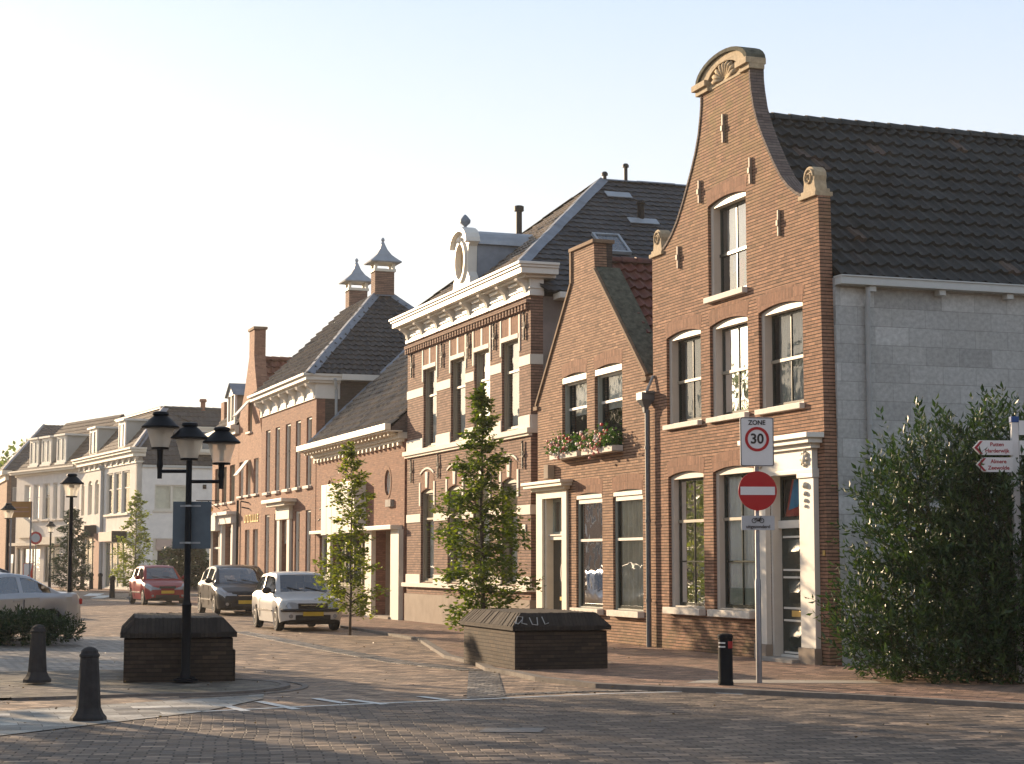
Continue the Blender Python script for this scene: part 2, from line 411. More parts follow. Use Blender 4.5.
# ------------------------------------------------------------------ material palette
brick('brick_orange', (.38, .205, .125), (.27, .145, .09), (.022, .016, .012), ms=.019, bw=.20, stain=.25, stain_c=(.22, .15, .08),  # near-black mortar colour carries the shadow inside the joints
      moss=[(.75, .0, (.15, .125, .05), .75), (6.2, 9.6, (.24, .18, .075), .7)], bmp=.7)
brick('brick_buff', (.40, .235, .145), (.30, .17, .105), (.026, .019, .014), ms=.019, bw=.20, stain=.15, moss=[(.6, .0, (.16, .13, .06), .6)], bmp=.7)
brick('brick_brown', (.30, .175, .12), (.22, .125, .088), (.032, .024, .019), bh=.066, ms=.019, stain=.15, bmp=.6)
brick('brick_red', (.30, .145, .09), (.22, .105, .068), (.17, .09, .06), perp=.25, stain=.12, bmp=.5)
brick('brick_salmon', (.37, .195, .125), (.29, .15, .097), (.26, .14, .09), perp=.2, stain=.1, bmp=.4)
brick('brick_dark', (.10, .07, .055), (.075, .055, .045), (.02, .016, .013), stain=.3, bmp=.6)
brick('brick_side_grey', (.17, .13, .11), (.13, .10, .09), (.035, .03, .027), stain=.3, stain_c=(.2, .19, .17), bmp=.5)
brick('brick_arch', (.31, .16, .10), (.24, .12, .075), (.17, .11, .075), bw=.17, bh=.056, rot=True, offs=.0, stain=.1, bmp=.7)
brick('brick_monument', (.075, .052, .034), (.05, .036, .025), (.022, .018, .014), stain=.5, stain_c=(.06, .05, .03), bmp=1.)
brick('brick_monument_cap', (.06, .045, .034), (.034, .027, .021), (.03, .024, .018), bw=.23, bh=.055, rot=True, offs=.0, stain=.5, stain_c=(.05, .045, .035), bmp=1.)
brick('block_wall', (.46, .47, .45), (.42, .43, .415), (.26, .265, .25), bw=.62, bh=.30, ms=.012, stain=.45, stain_c=(.33, .33, .30), bmp=.35, rough=.9, perp=.8)
plain('cream_paint', (.56, .50, .42), .45, var=.04)
plain('white_paint', (.68, .65, .58), .45, var=.04)
plain('ivory_paint', (.70, .64, .52), .5, var=.06)
plain('taupe_paint', (.30, .26, .19), .45, var=.06)
plain('greygreen_paint', (.33, .36, .31), .45, var=.05)
plain('sill_stone', (.66, .61, .53), .7, var=.14, scale=9)
plain('white_stucco', (.78, .74, .67), .9, var=.08, scale=2, bmp=.1)
plain('pale_stucco', (.50, .46, .41), .9, var=.07, scale=1.2, bmp=.1)
plain('grey_stucco', (.40, .40, .37), .9, var=.08, scale=1.2)
plain('plaster_brown', (.20, .165, .145), .95, var=.35, scale=1.4, bmp=.2)
plain('plinth_render', (.33, .27, .21), .9, var=.15, scale=2)
plain('band_white', (.70, .64, .54), .7, var=.07, scale=5)
plain('stone_carved', (.42, .33, .21), .8, var=.2, scale=14, bmp=.3)
plain('stone_weathered', (.27, .22, .14), .9, var=.3, scale=10, bmp=.3)
plain('coping_moss', (.085, .085, .06), .95, var=.6, scale=9, bmp=.8)
plain('coping_brown', (.23, .15, .09), .85, var=.25, scale=9, bmp=.3)
plain('dark_sash', (.022, .03, .024), .25, var=.1)
plain('door_green', (.025, .035, .028), .22, var=.15)
plain('door_black', (.02, .022, .02), .25, var=.1)
plain('iron_black', (.008, .008, .009), .55, var=.2, spec=.18)
plain('iron_anchor', (.03, .026, .022), .6, var=.3)
plain('anchor_pale', (.34, .27, .20), .6, var=.2)
plain('lead_sheet', (.20, .23, .27), .6, metal=.2, var=.18, scale=3, bmp=.1)
plain('zinc_sheet', (.33, .36, .39), .45, metal=.4, var=.12, scale=3)
plain('gutter_paint', (.50, .52, .50), .5, var=.05)
plain('pipe_grey', (.13, .14, .15), .45, metal=.2, var=.15)
plain('pipe_light', (.36, .38, .38), .5, var=.1)
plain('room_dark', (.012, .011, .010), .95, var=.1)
plain('curtain_grey', (.45, .45, .43), .9, var=.12, scale=4)
plain('curtain_warm', (.75, .69, .56), .9, var=.12, scale=3)
plain('curtain_white', (.82, .80, .75), .9, var=.05, scale=3)
plain('blind_tan', (.55, .40, .22), .8, var=.06)
plain('art_red', (.55, .06, .03), .6, var=.2, scale=8)
plain('art_blue', (.03, .30, .50), .6, var=.2, scale=8)
plain('brass', (.55, .40, .15), .35, metal=.9, var=.1)
plain('step_stone', (.30, .28, .25), .8, var=.15)
plain('sign_board_brown', (.33, .17, .05), .6, var=.1)
plain('shop_pink', (.48, .36, .30), .6, var=.06)
plain('pillar_red', (.36, .20, .14), .8, var=.1)
plain('terracotta', (.30, .12, .06), .7, var=.1)
glass_mat('glass'); glass_mat('glass_sky', base=.16)
T_dark = tile_mat('tiles_anthracite', [(.026, .031, .031), (.040, .045, .045), (.032, .036, .036)], .235, .36, odd=((.10, .075, .06), .03), rough=.75)
T_red = tile_mat('tiles_red', [(.13, .035, .022), (.18, .05, .03), (.10, .03, .022)], .24, .34)
T_slate = tile_mat('tiles_slate_dark', [(.028, .033, .04), (.036, .042, .05), (.03, .034, .04)], .22, .27, rough=.6)
T_far = tile_mat('tiles_far_brown', [(.085, .062, .045), (.11, .08, .055), (.07, .052, .04)], .3, .35)
T_brown = tile_mat('tiles_brown', [(.17, .14, .105), (.24, .19, .14), (.10, .085, .07)], .22, .3)
T_orange = tile_mat('tiles_orange', [(.22, .075, .04), (.27, .095, .05), (.19, .065, .04)], .24, .34)
M = MATS

# ------------------------------------------------------------------ camera (pitched up 5.6 degrees, 64 mm on full frame)
FPX = 1835.0; CH = 1.65
cam_d = bpy.data.cameras.new('camera'); cam = bpy.data.objects.new('camera', cam_d); COL.objects.link(cam)
cam.location = (0, 0, CH); PITCH = math.atan(180 / FPX); cam.rotation_euler = (math.pi / 2 + PITCH, 0, 0)
cam_d.sensor_width = 36; cam_d.lens = FPX / 1024 * 36; cam_d.clip_end = 3000; cam_d.clip_start = .1
scene.camera = cam

# the street line: local x runs to the right along the fronts (seen from the street), y into the houses
O = Vector((4.927, 28.731, 0)); RZ = R(-70.5256)
SX = Vector((math.cos(RZ), math.sin(RZ), 0)); SY = Vector((-SX.y, SX.x, 0))
def street(x, y=0, z=0): return O + SX * x + SY * y + Vector((0, 0, z))
def rebase(H, x0, org=O, ax=SX):
    """put the house's origin at its own front corner"""
    H.location = org + ax * x0
    for c in H.children: c.location.x -= x0
def house(name, label, cat='house', org=O, rz=RZ, group='old houses lining the street'):
    return empty(name, org, rz, label=label, cat=cat, group=group)
def slope_frame(P0, P1, P2):
    """origin P0, A towards P1, B perpendicular in the plane on P2's side"""
    P0, P1, P2 = Vector(P0), Vector(P1), Vector(P2); A = (P1 - P0).normalized(); d = P2 - P0; B = (d - A * d.dot(A)).normalized(); return P0, A, B
def slope(name, pts, tw, tl, mat, parent, **k):
    """tiled roof slope over the coplanar polygon pts; the first edge is the eave"""
    e = (Vector(pts[1]) - Vector(pts[0])).normalized()
    far = max(pts, key=lambda p: ((Vector(p) - Vector(pts[0])) - e * (Vector(p) - Vector(pts[0])).dot(e)).length)
    P0, A, B = slope_frame(pts[0], pts[1], far)
    poly = [((Vector(p) - P0).dot(A), (Vector(p) - P0).dot(B)) for p in pts]
    mb = MB(); N = A.cross(B); N = N if N.z > 0 else -N
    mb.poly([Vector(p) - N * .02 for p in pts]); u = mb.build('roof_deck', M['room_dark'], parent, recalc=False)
    r = tile_roof(name, P0, A, B, poly, tw, tl, mat, parent, **k); u.parent = r
    return r
def flash(name, pts, w, mat, parent, lift=.05, th=.02, side=None):
    """a strip of lead laid along a hip or verge"""
    mb = MB(); a, b = Vector(pts[0]), Vector(pts[1]); d = (b - a).normalized(); s = d.cross(Vector((0, 0, 1))).normalized() if side is None else Vector(side).normalized()
    up = s.cross(d); up = up if up.z > 0 else -up
    n = max(1, int((b - a).length / .9))
    for k in range(n):
        p = a + (b - a) * (k / n) + up * (lift + .012 * (k % 2)); q = a + (b - a) * ((k + 1) / n) + up * (lift + .012 * (k % 2)) + d * .05
        v = [p - s * w - up * w * .55, p, p + s * w - up * w * .55]; x = [q - s * w - up * w * .55, q, q + s * w - up * w * .55]
        for e in range(2): mb.quad(v[e], v[e + 1], x[e + 1], x[e])
    return mb.build(name, mat, parent)
def vfan(pts, cx, cz, k):
    return [(cx + (p[0] - cx) * k, cz + (p[1] - cz) * k) for p in pts]

# ================================================================== HOUSE A : tall bell-gabled brick house
A_ = house('gabled_house', 'tall brown brick house with a bell-shaped gable and shell ornament, beside the laurel bush')
cxA = -3.41
prof = [(2.71, 7.56), (2.55, 7.63), (2.3, 7.78), (2.05, 7.99), (1.8, 8.28), (1.6, 8.55), (1.4, 8.83), (1.22, 9.12), (1.08, 9.42), (.99, 9.75), (.955, 9.95), (.95, 10.15)]
outer = [(-6.66, 0), (0, 0), (-.06, 4), (-.13, 7.48), (cxA + 2.71, 7.48)] + [(cxA + d, z) for d, z in prof] + \
        [(cxA - d, z) for d, z in reversed(prof)] + [(cxA - 2.71, 7.48), (-6.66, 7.48)]
winA1 = [(-6.03, -4.53), (-4.15, -2.66), (-2.25, -.70)]
winA0 = [(-6.0, -4.47), (-4.08, -2.50)]
holes = [opening(a, b, 4.2, 5.84, .08) for a, b in winA1] + [opening(a, b, .82, 3.23, .08) for a, b in winA0] + [opening(-4.18, -2.67, 6.36, 8.03, .08)]
holes.append([(-1.9, .02), (-.73, .02), (-.73, 3.14), (-1.9, 3.14)])
mb = MB(); mb.prism(outer, 0, .22, holes); wallA = mb.build('facade_wall', M['brick_orange'], A_)
cs = dict(rise=.08, rev=.06, fw=.11, fd=.19, mull=1, sillm=M['sill_stone'])
for a, b in winA1: window(A_, a, b, 4.2, 5.84, meet=5.0, rail=M['taupe_paint'], sill=(.09, .09, .02), arch=(.26, .07), curtain=M['curtain_grey'], **cs)
for a, b in winA0:
    W = window(A_, a, b, .82, 3.23, meet=2.4, rail=M['taupe_paint'], bars=(1.66,), sill=(.12, .13, .03), arch=(.27, .07), curtain=M['curtain_white'], cur_d=.05, **{**cs, 'fd': .16})
    q = MB(); q.box(a + .22, b - .3, .20, .205, .93, 1.2); q.build('window_card', M['greygreen_paint'], W)
W = window(A_, -4.18, -2.67, 6.36, 8.03, meet=7.12, sill=(.1, .1, .02), arch=(.26, .07), glass=M['glass_sky'], curtain=M['curtain_white'], cur_h=.5, label='attic window with a bright painting leaning inside', **cs)
q = MB(); q.prism([(-3.6, 6.45), (-3.3, 6.45), (-3.2, 6.9), (-3.35, 7.0), (-3.48, 6.75)], .24, .25); q.build('painting_red', M['art_red'], W)
q = MB(); q.prism([(-3.66, 6.75), (-3.4, 6.8), (-3.42, 7.05), (-3.62, 7.08)], .23, .236); q.build('painting_blue', M['art_blue'], W)
# wall anchors
for x, z, h in ((-3.46, 9.31, .52), (-2.43, 8.34, .46), (-4.47, 8.36, .42), (-1.42, 7.25, .44), (-5.41, 7.3, .42)):
    q = MB(); q.box(x - .022, x + .022, -.05, -.006, z - h / 2, z + h / 2); q.box(x - .035, x + .035, -.07, -.05, z - .05, z + .05); q.build('wall_anchor', M['anchor_pale'], A_, bevel=.006)
# curved brick coping following the bell
for sgn in (-1, 1):
    q = MB(); pr = [(cxA + sgn * d, z) for d, z in prof]
    for k in range(len(pr) - 1):
        (x0, z0), (x1, z1) = pr[k], pr[k + 1]; nx, nz = (z1 - z0), -(x1 - x0); l = math.hypot(nx, nz); nx, nz = nx / l * sgn * .05 , nz / l * sgn * .05
        if nz < 0: nx, nz = -nx, -nz
        # four sided strip 5 cm thick, wall deep
        P = [(x0, -.02, z0), (x1, -.02, z1), (x1 + nx, -.02, z1 + nz), (x0 + nx, -.02, z0 + nz)]; Q = [(p[0], .25, p[2]) for p in P]
        q.poly(P); q.poly(Q)
        for e in range(4): q.quad(P[e], P[(e + 1) % 4], Q[(e + 1) % 4], Q[e])
    q.build('gable_coping', M['brick_side_grey'], A_)
# scroll ornaments on the shoulders
for cx in (-.42, -6.42):
    q = MB(); q.box(cx - .29, cx + .29, -.05, .27, 7.48, 7.55); q.box(cx - .25, cx + .25, -.02, .24, 7.55, 7.61)
    q.prism([(cx - .2, 7.605), (cx + .2, 7.605), (cx + .17, 7.75)] + [(cx + .19 * math.cos(t), 7.83 + .17 * math.sin(t)) for t in [k * math.pi / 8 for k in range(0, 9)]] + [(cx - .17, 7.75)], 0, .22)
    S = q.build('scroll_ornament', M['stone_carved'], A_, bevel=.008)
    q = MB(); pts = []
    for k in range(22):
        t = k * .52; r = .15 - .006 * k; pts.append((cx + r * math.cos(t), -.012, 7.82 + r * math.sin(t)))
    q.tube(pts, .016, 5); q.build('volute', M['stone_carved'], S)
# segmental pediment with shell
q = MB(); hw = .95
for s0, s1 in ((cxA - hw - .22, cxA - hw + .34), (cxA + hw - .34, cxA + hw + .10)):
    q.box(s0 + .05, s1, -.06, .24, 10.13, 10.22); q.box(s0, s1 + .0, -.12, .27, 10.22, 10.33)
q.box(cxA - hw + .3, cxA + hw - .3, -.015, .22, 10.13, 10.22)
arc = [(cxA + (hw + .02) * math.cos(t), 10.27 + .37 * math.sin(t)) for t in [math.pi * k / 14 for k in range(15)]]
inn = [(cxA + (hw - .3) * math.cos(t), 10.2 + .30 * math.sin(t)) for t in [math.pi * k / 14 for k in range(15)]]
q.prism(arc + inn[::-1], -.05, .24); q.prism([(p[0], p[1]) for p in inn], .03, .22)
cap = q.build('gable_pediment', M['stone_carved'], A_, bevel=.008)
q = MB()
arc2 = [(cxA + (hw + .09) * math.cos(t), 10.31 + .385 * math.sin(t)) for t in [math.pi * k / 14 for k in range(15)]]
q.prism(arc2 + [(p[0], p[1] - .01) for p in arc][::-1], -.10, .27); q.build('pediment_coping', M['coping_moss'], cap)
q = MB()
for k in range(9):
    t = math.pi * (k + .5) / 9; c_ = (cxA, -.02, 10.19); L = .50
    q.tube([(c_[0] + .06 * math.cos(t), -.01, c_[2] + .03 * math.sin(t)), (c_[0] + L * .7 * math.cos(t), -.035, c_[2] + .25 * math.sin(t)), (c_[0] + L * math.cos(t), .0, c_[2] + .29 * math.sin(t))], [.018, .042, .05], 6)
q.build('shell_relief', M['stone_carved'], cap, smooth=True)
# side wall: brick return then painted block wall
q = MB(); q.prism([(.222, 0), (14, 0), (14, 6.15), (.222, 6.15)], -.3, -.02, plane='yz'); q.build('side_wall', M['block_wall'], A_)
q = MB(); q.prism([(-6.64, 0), (-.32, 0), (-.32, 6.1), (cxA, 9.4), (-6.64, 6.1)], 13.6, 13.9); q.prism([(.3, 0), (14, 0), (14, 6.1), (.3, 6.1)], -6.64, -6.4, plane='yz'); q.build('rear_wall', M['brick_side_grey'], A_)
rA = slope('roof', [(.12, .225, 6.12), (.12, 14, 6.12), (cxA, 14, 9.52), (cxA, .225, 9.52)], .235, .36, T_dark, A_, amp=.045, step=.055, seg=6, jit=.008)
slope('roof', [(-6.9, .225, 6.12), (-6.9, 14, 6.12), (cxA, 14, 9.52), (cxA, .225, 9.52)], .235, .36, T_dark, A_, amp=.03, step=.045, seg=4)
ridge_caps(rA, (cxA, .23, 9.56), (cxA, 14, 9.56), .12, .34, T_dark)
q = MB(); q.box(-.02, .20, .21, 14, 6.02, 6.14); q.box(-.04, .22, .20, 14, 6.14, 6.165)
for k in range(11): q.box(-.02, .14, .75 + 1.28 * k, .87 + 1.28 * k, 5.93, 6.018)
q.build('gutter', M['gutter_paint'], A_, bevel=.006)
q = MB(); q.tube([(.10, .74, 6.0), (.10, .74, 5.85), (.04, .76, 5.68), (.04, .76, .02)], .04, 10)
for z in (5.4, 3.8, 2.2): q.lathe([(.048, z), (.048, z + .05)], (.04, .76, 0), 10)
q.build('downpipe', M['pipe_light'], A_, smooth=True, angle=40)
# entrance
D = MB()
for a, b in ((-2.26, -1.9), (-.73, -.25)):
    D.box(a, b, -.10, -.006, .30, 3.02); D.box(a - .02, b + .02, -.13, -.005, 2.98, 3.06)
D.box(-2.24, -.27, -.11, -.006, 3.10, 3.44); D.box(-2.28, -.23, -.13, -.006, 3.06, 3.12)
D.box(-2.32, -.19, -.17, -.006, 3.44, 3.52); D.box(-2.40, -.11, -.26, -.006, 3.52, 3.60); D.box(-2.46, -.05, -.32, -.006, 3.60, 3.68)
D.box(-1.9, -1.84, 0, .24, .02, 3.14); D.box(-.79, -.73, 0, .24, .02, 3.14); D.box(-1.84, -.79, 0, .24, 3.06, 3.14)
DS = D.build('door_surround', M['white_paint'], A_, bevel=.006)
q = MB(); q.box(-2.29, -1.87, -.14, -.006, .0, .30); q.box(-.76, -.22, -.14, -.006, .0, .30); split_build(q, 'plinth_block', M['plinth_render'], DS, bevel=.01)
q = MB()
for zz, r in ((2.86, .055), (2.73, .04), (2.62, .035), (2.53, .03)): q.ball((-.49, -.115, zz), r, 6)
q.ball((-.49, -.13, 3.28), .09, 7, sy=.5)
for t in range(8): q.ball((-.49 + .1 * math.cos(t * .785), -.12, 3.28 + .1 * math.sin(t * .785)), .035, 5)
q.ball((-2.05, -.13, 3.28), .09, 7, sy=.5); split_build(q, 'carved_rosette', M['ivory_paint'], DS, smooth=True)
q = MB(); q.box(-1.92, -.70, -.28, .2, 0, .11); q.build('door_step', M['step_stone'], A_, bevel=.01)
q = MB(); q.box(-1.84, -.79, .17, .22, .12, 2.2)
DR = q.build('door', M['door_green'], A_)
q = MB()
for z0_, z1_ in ((1.62, 2.02), (.98, 1.34), (.26, .62)):
    xa, xb = -1.62, -1.0; zc = (z0_ + z1_) / 2; xc = (xa + xb) / 2
    base = [(xa, .168, z0_), (xb, .168, z0_), (xb, .168, z1_), (xa, .168, z1_)]; top = [(xa + .17, .10, zc), (xb - .17, .10, zc)]
    q.poly([base[0], base[1], top[1], top[0]]); q.poly([base[2], base[3], top[0], top[1]]); q.poly([base[1], base[2], top[1]]); q.poly([base[3], base[0], top[0]])
split_build(q, 'raised_panel', M['door_green'], DR)
q = MB()
for z in (2.06, 1.52, 1.40, .9, .70, .18): q.box(-1.74, -.84, .135, .172, z - .016, z + .016)
q.box(-1.8, -.8, .10, .172, .11, .15); split_build(q, 'door_moulding', M['white_paint'], DR)
q = MB(); q.box(-1.50, -1.12, .15, .168, .76, .86); q.build('letterbox', M['brass'], DR, bevel=.006)
q = MB(); q.box(-1.86, -.77, .10, .2, 2.2, 2.33); q.build('transom_bar', M['white_paint'], DS, bevel=.006)
TW = MB(); TW.prism([(-1.84, 2.33), (-.79, 2.33), (-.79, 3.06), (-1.84, 3.06)], .15, .19, [[(-1.78, 2.38), (-.85, 2.38), (-.85, 3.0), (-1.78, 3.0)]])
TW = TW.build('transom_window', M['dark_sash'], A_)
q = MB(); q.quad((-1.79, .17, 2.37), (-.84, .17, 2.37), (-.84, .17, 3.01), (-1.79, .17, 3.01)); q.build('pane', M['glass'], TW)
q = MB(); q.box(-1.84, -.79, .42, .44, 2.3, 3.1); q.build('room_lining', M['room_dark'], TW)
q = MB(); q.prism([(-1.75, 2.4), (-1.3, 2.4), (-1.2, 3.0), (-1.5, 3.0)], .195, .20); q.prism([(-1.08, 2.42), (-.86, 2.42), (-.86, 2.8), (-.98, 2.75)], .195, .20); q.build('stained_red', M['art_red'], TW)
q = MB(); q.prism([(-1.62, 2.5), (-1.3, 2.55), (-1.12, 2.8), (-1.15, 3.0), (-1.42, 3.0)], .186, .192); q.build('stained_blue', M['art_blue'], TW)
q = MB(); q.box(-.14, -.07, -.02, -.006, 1.75, 1.83); q.build('house_number', M['brass'], A_)
rebase(A_, 0)

# ================================================================== HOUSE B : small house with a spout gable and flower boxes
B_ = house('gabled_house', 'small orange brick house with a pointed gable, red roof tiles and two flower boxes')
outer = [(-13.05, 0), (-6.665, 0), (-6.665, 5.22), (-7.03, 5.22), (-9.62, 7.7), (-9.66, 8.28), (-10.92, 8.28), (-10.9, 7.58), (-13.05, 5.15)]
w1 = [(-11.52, -10.08), (-9.65, -8.18)]; w0 = [(-10.72, -9.26), (-8.7, -7.2)]
holes = [opening(a, b, 3.95, 5.6, .06) for a, b in w1] + [opening(a, b, .7, 3.03, .05) for a, b in w0] + [[(-12.62, .02), (-11.42, .02), (-11.42, 3.03), (-12.62, 3.03)]]
mb = MB(); mb.prism(outer, 0, .28, holes); mb.build('facade_wall', M['brick_buff'], B_)
kw = dict(rev=.07, fw=.075, fd=.13, frame=M['greygreen_paint'], sash=M['dark_sash'], curtain=M['curtain_warm'])
for k, (a, b) in enumerate(w1):
    W = window(B_, a, b, 3.95, 5.6, rise=.06, meet=4.92, rail=M['white_paint'], sill=(.07, .05, .0), arch=(.27, .04), top_rail=M['white_paint'], **{**kw, 'curtain': M['curtain_white'], 'cur_h': .5})
    q = MB(); q.box(a + .03, b - .03, -.0, .2, 5.48, 5.60); q.build('head_board', M['white_paint'], W)
for k, (a, b) in enumerate(w0):
    W = window(B_, a, b, .7, 3.03, rise=.05, meet=2.1, rail=M['white_paint'], sill=(.12, .14, .04), arch=(.3, .05), top_rail=M['white_paint'], cur_h=1., cur_d=.035, **{**kw, 'rev': .05, 'fd': .085})
    q = MB(); q.box(a + .03, b - .03, .0, .2, 2.96, 3.04); q.build('head_board', M['white_paint'], W)
    if k == 0:
        q = MB(); q.box(a + .35, b - .12, .24, .30, .74, 1.0); q.build('sill_planter', M['white_paint'], W)
# copings
def coping(H, pts, y0=-.04, y1=.34, w=.06, front=None, top=None):
    for k in range(len(pts) - 1):
        (x0, z0), (x1, z1) = pts[k], pts[k + 1]; l = math.hypot(x1 - x0, z1 - z0); nx, nz = -(z1 - z0) / l, (x1 - x0) / l
        if nz < 0 or (abs(nz) < .05 and nx * (x0 + 10.1) < 0): nx, nz = -nx, -nz
        q = MB(); P = [(x0, z0), (x1, z1), (x1 + nx * w, z1 + nz * w), (x0 + nx * w, z0 + nz * w)]
        q.prism(P, y0, y1); c = q.build('gable_coping', front, H)
        q = MB(); P2 = [(x0 + nx * (w + .004), z0 + nz * (w + .004)), (x1 + nx * (w + .004), z1 + nz * (w + .004)), (x1 + nx * (w + .03), z1 + nz * (w + .03)), (x0 + nx * (w + .03), z0 + nz * (w + .03))]
        q.prism(P2, y0 + .07, y1); q.build('mossy_top', top, c)
coping(B_, [(-13.1, 5.12), (-10.92, 7.58)], front=M['coping_brown'], top=M['coping_moss'], y1=.42)
coping(B_, [(-9.64, 7.7), (-6.98, 5.22)], front=M['coping_brown'], top=M['coping_moss'], y1=.55)
q = MB(); q.box(-10.98, -10.88, -.04, .4, 7.6, 8.28); q.box(-11.0, -9.6, -.05, .45, 8.28, 8.36); q.box(-13.2, -12.95, -.06, .35, 5.03, 5.12); q.box(-7.12, -6.86, -.06, .35, 5.13, 5.21)
split_build(q, 'gable_cap', M['coping_brown'], B_, bevel=.01)
q = MB(); q.box(-10.88, -9.66, .28, .42, 7.4, 8.26); q.build('gable_back', M['brick_dark'], B_)
rB = slope('roof', [(-6.67, .4, 5.0), (-6.67, 9, 5.0), (-10.0, 9, 7.95), (-10.0, .4, 7.95)], .24, .34, T_red, B_, amp=.045, step=.05, seg=6, seed=4)
slope('roof', [(-13.2, .4, 5.0), (-13.2, 9, 5.0), (-10.0, 9, 7.95), (-10.0, .4, 7.95)], .24, .34, T_red, B_, seed=5)
ridge_caps(rB, (-10.0, .4, 7.98), (-10.0, 9, 7.98), .12, .34, T_red)
# door
q = MB(); q.box(-13.0, -12.62, -.06, -.006, .02, 3.2); q.box(-11.42, -11.14, -.06, -.006, .02, 3.2); q.box(-12.62, -11.42, -.06, -.006, 3.03, 3.2)
q.box(-13.12, -11.04, -.14, -.006, 3.2, 3.27); q.box(-13.3, -10.92, -.26, -.006, 3.27, 3.34); q.box(-13.36, -10.88, -.30, -.006, 3.34, 3.40)
q.box(-12.62, -12.52, 0, .24, .02, 3.03); q.box(-11.5, -11.42, 0, .24, .02, 3.03)
DS = q.build('door_surround', M['ivory_paint'], B_, bevel=.006)
q = MB(); q.box(-12.52, -11.5, .17, .22, .1, 2.13); DR = q.build('door', M['door_black'], B_)
q = MB(); q.prism([(-11.95 + .09 * math.cos(t), 1.42 + .2 * math.sin(t)) for t in [k * math.pi / 8 for k in range(16)]], .15, .168, [[(-11.95 + .065 * math.cos(t), 1.42 + .17 * math.sin(t)) for t in [k * math.pi / 8 for k in range(16)]]]); q.build('door_rosette', M['white_paint'], DR)
q = MB(); q.box(-12.08, -11.78, .15, .168, .82, .9); q.build('letterbox', M['brass'], DR)
q = MB(); q.box(-12.54, -11.48, .08, .2, 2.13, 2.22); q.box(-12.5, -11.5, .04, .2, 2.22, 2.25); q.build('transom_bar', M['white_paint'], DS)
q = MB(); q.prism([(-12.52, 2.25), (-11.5, 2.25), (-11.5, 3.03), (-12.52, 3.03)], .16, .2, [[(-12.45, 2.31), (-11.57, 2.31), (-11.57, 2.96), (-12.45, 2.96)]]); TW = q.build('transom_window', M['greygreen_paint'], B_)
q = MB(); q.quad((-12.46, .18, 2.3), (-11.56, .18, 2.3), (-11.56, .18, 2.97), (-12.46, .18, 2.97)); q.build('pane', M['glass'], TW)
q = MB(); q.box(-12.5, -11.5, .3, .31, 2.25, 3.02); q.build('curtain', M['curtain_warm'], TW)
q = MB(); q.box(-12.25, -11.98, -.16, -.006, 3.46, 3.76); q.build('alarm_box', M['plinth_render'], B_, bevel=.01)
# rain hopper and pipe between the two houses
q = MB(); q.tube([(-6.72, -.10, .03), (-6.72, -.10, 4.55)], .05, 10)
for z in (.9, 2.4, 3.8): q.lathe([(.06, z), (.06, z + .05)], (-6.72, -.10, 0), 10)
DP = q.build('downpipe', M['pipe_grey'], B_, smooth=True, angle=40)
q = MB(); q.lathe([(.055, 4.5), (.07, 4.6), (.17, 4.72), (.19, 4.74), (.19, 4.88)], (-6.74, -.13, 0), 4, rot=.785)
q.box(-6.9, -6.56, -.2, -.01, 4.86, 4.9); q.build('rain_hopper', M['pipe_grey'], DP)
q = MB(); q.tube([(-6.6, -.02, 5.2), (-6.7, -.12, 4.9)], .03, 6); q.build('outlet', M['pipe_light'], DP)
rebase(B_, -6.67)
# flower boxes hang on the sills: things of their own
leaf_mat('leaf_flower', (.04, .09, .02), (.06, .13, .03), (.08, .15, .03))
plain('petal_pink', (.75, .32, .28), .6, var=.15); plain('petal_white', (.85, .78, .70), .6, var=.05); plain('petal_red', (.65, .03, .03), .5, var=.1)
def leaves(mb, cs, size, rng, up=.3, asp=.55):
    for c in cs:
        d = Vector(rng.normal(0, 1, 3)); d.z = abs(d.z) * up + d.z * (1 - up) * .3; d.normalize()
        w = d.cross(Vector(rng.normal(0, 1, 3))).normalized(); s = size * rng.uniform(.7, 1.3); n = d.cross(w) * s * .12
        c = Vector(c); mb.quad(c, c + d * s * .5 + w * s * asp * .5 + n, c + d * s, c + d * s * .5 - w * s * asp * .5 + n)
def flower_box(x0, x1, z, seed, lab):
    rng = np.random.default_rng(seed); xm = (x0 + x1) / 2
    E_ = empty('flower_box', street(xm, -.12, z), RZ, label=lab, cat='flower box', group='flower boxes under the upper windows'); h = (x1 - x0) / 2
    q = MB(); q.prism([(-h, 0), (h, 0), (h, .02), (-h, .02)], -.13, .1); q.box(-h, h, -.14, -.12, 0, .12); q.box(-h, -h + .02, -.12, .1, 0, .12); q.box(h - .02, h, -.12, .1, 0, .12); q.build('box', M['sill_stone'], E_)
    q = MB(); cs_ = [(rng.uniform(-h, h), -.06 + rng.normal(0, .09), .10 + abs(rng.normal(0, .15))) for _ in range(1300)]
    leaves(q, cs_, .065, rng, .6, .8); q.build('greenery', M['leaf_flower'], E_, recalc=False)
    for nm, mt, n in (('pink_blossoms', 'petal_pink', 85), ('white_blossoms', 'petal_white', 40), ('red_blossoms', 'petal_red', 12)):
        q = MB()
        for _ in range(n):
            x = rng.uniform(-h, h * (.35 if nm[0] == 'p' else .6)) if nm[0] != 'r' else h * .35 + rng.normal(0, .07)
            q.ball((x, -.13 + rng.normal(0, .06), .22 + rng.normal(0, .10) + (.1 if nm[0] == 'r' else 0)), rng.uniform(.018, .04), 4)
        q.build(nm, M[mt], E_)
flower_box(-11.62, -10.02, 3.84, 3, 'left of the two flower boxes, with red, pink and white blossoms above the small door')
flower_box(-9.76, -8.12, 3.84, 5, 'right of the two flower boxes, with fuller leaves and pale blossoms')
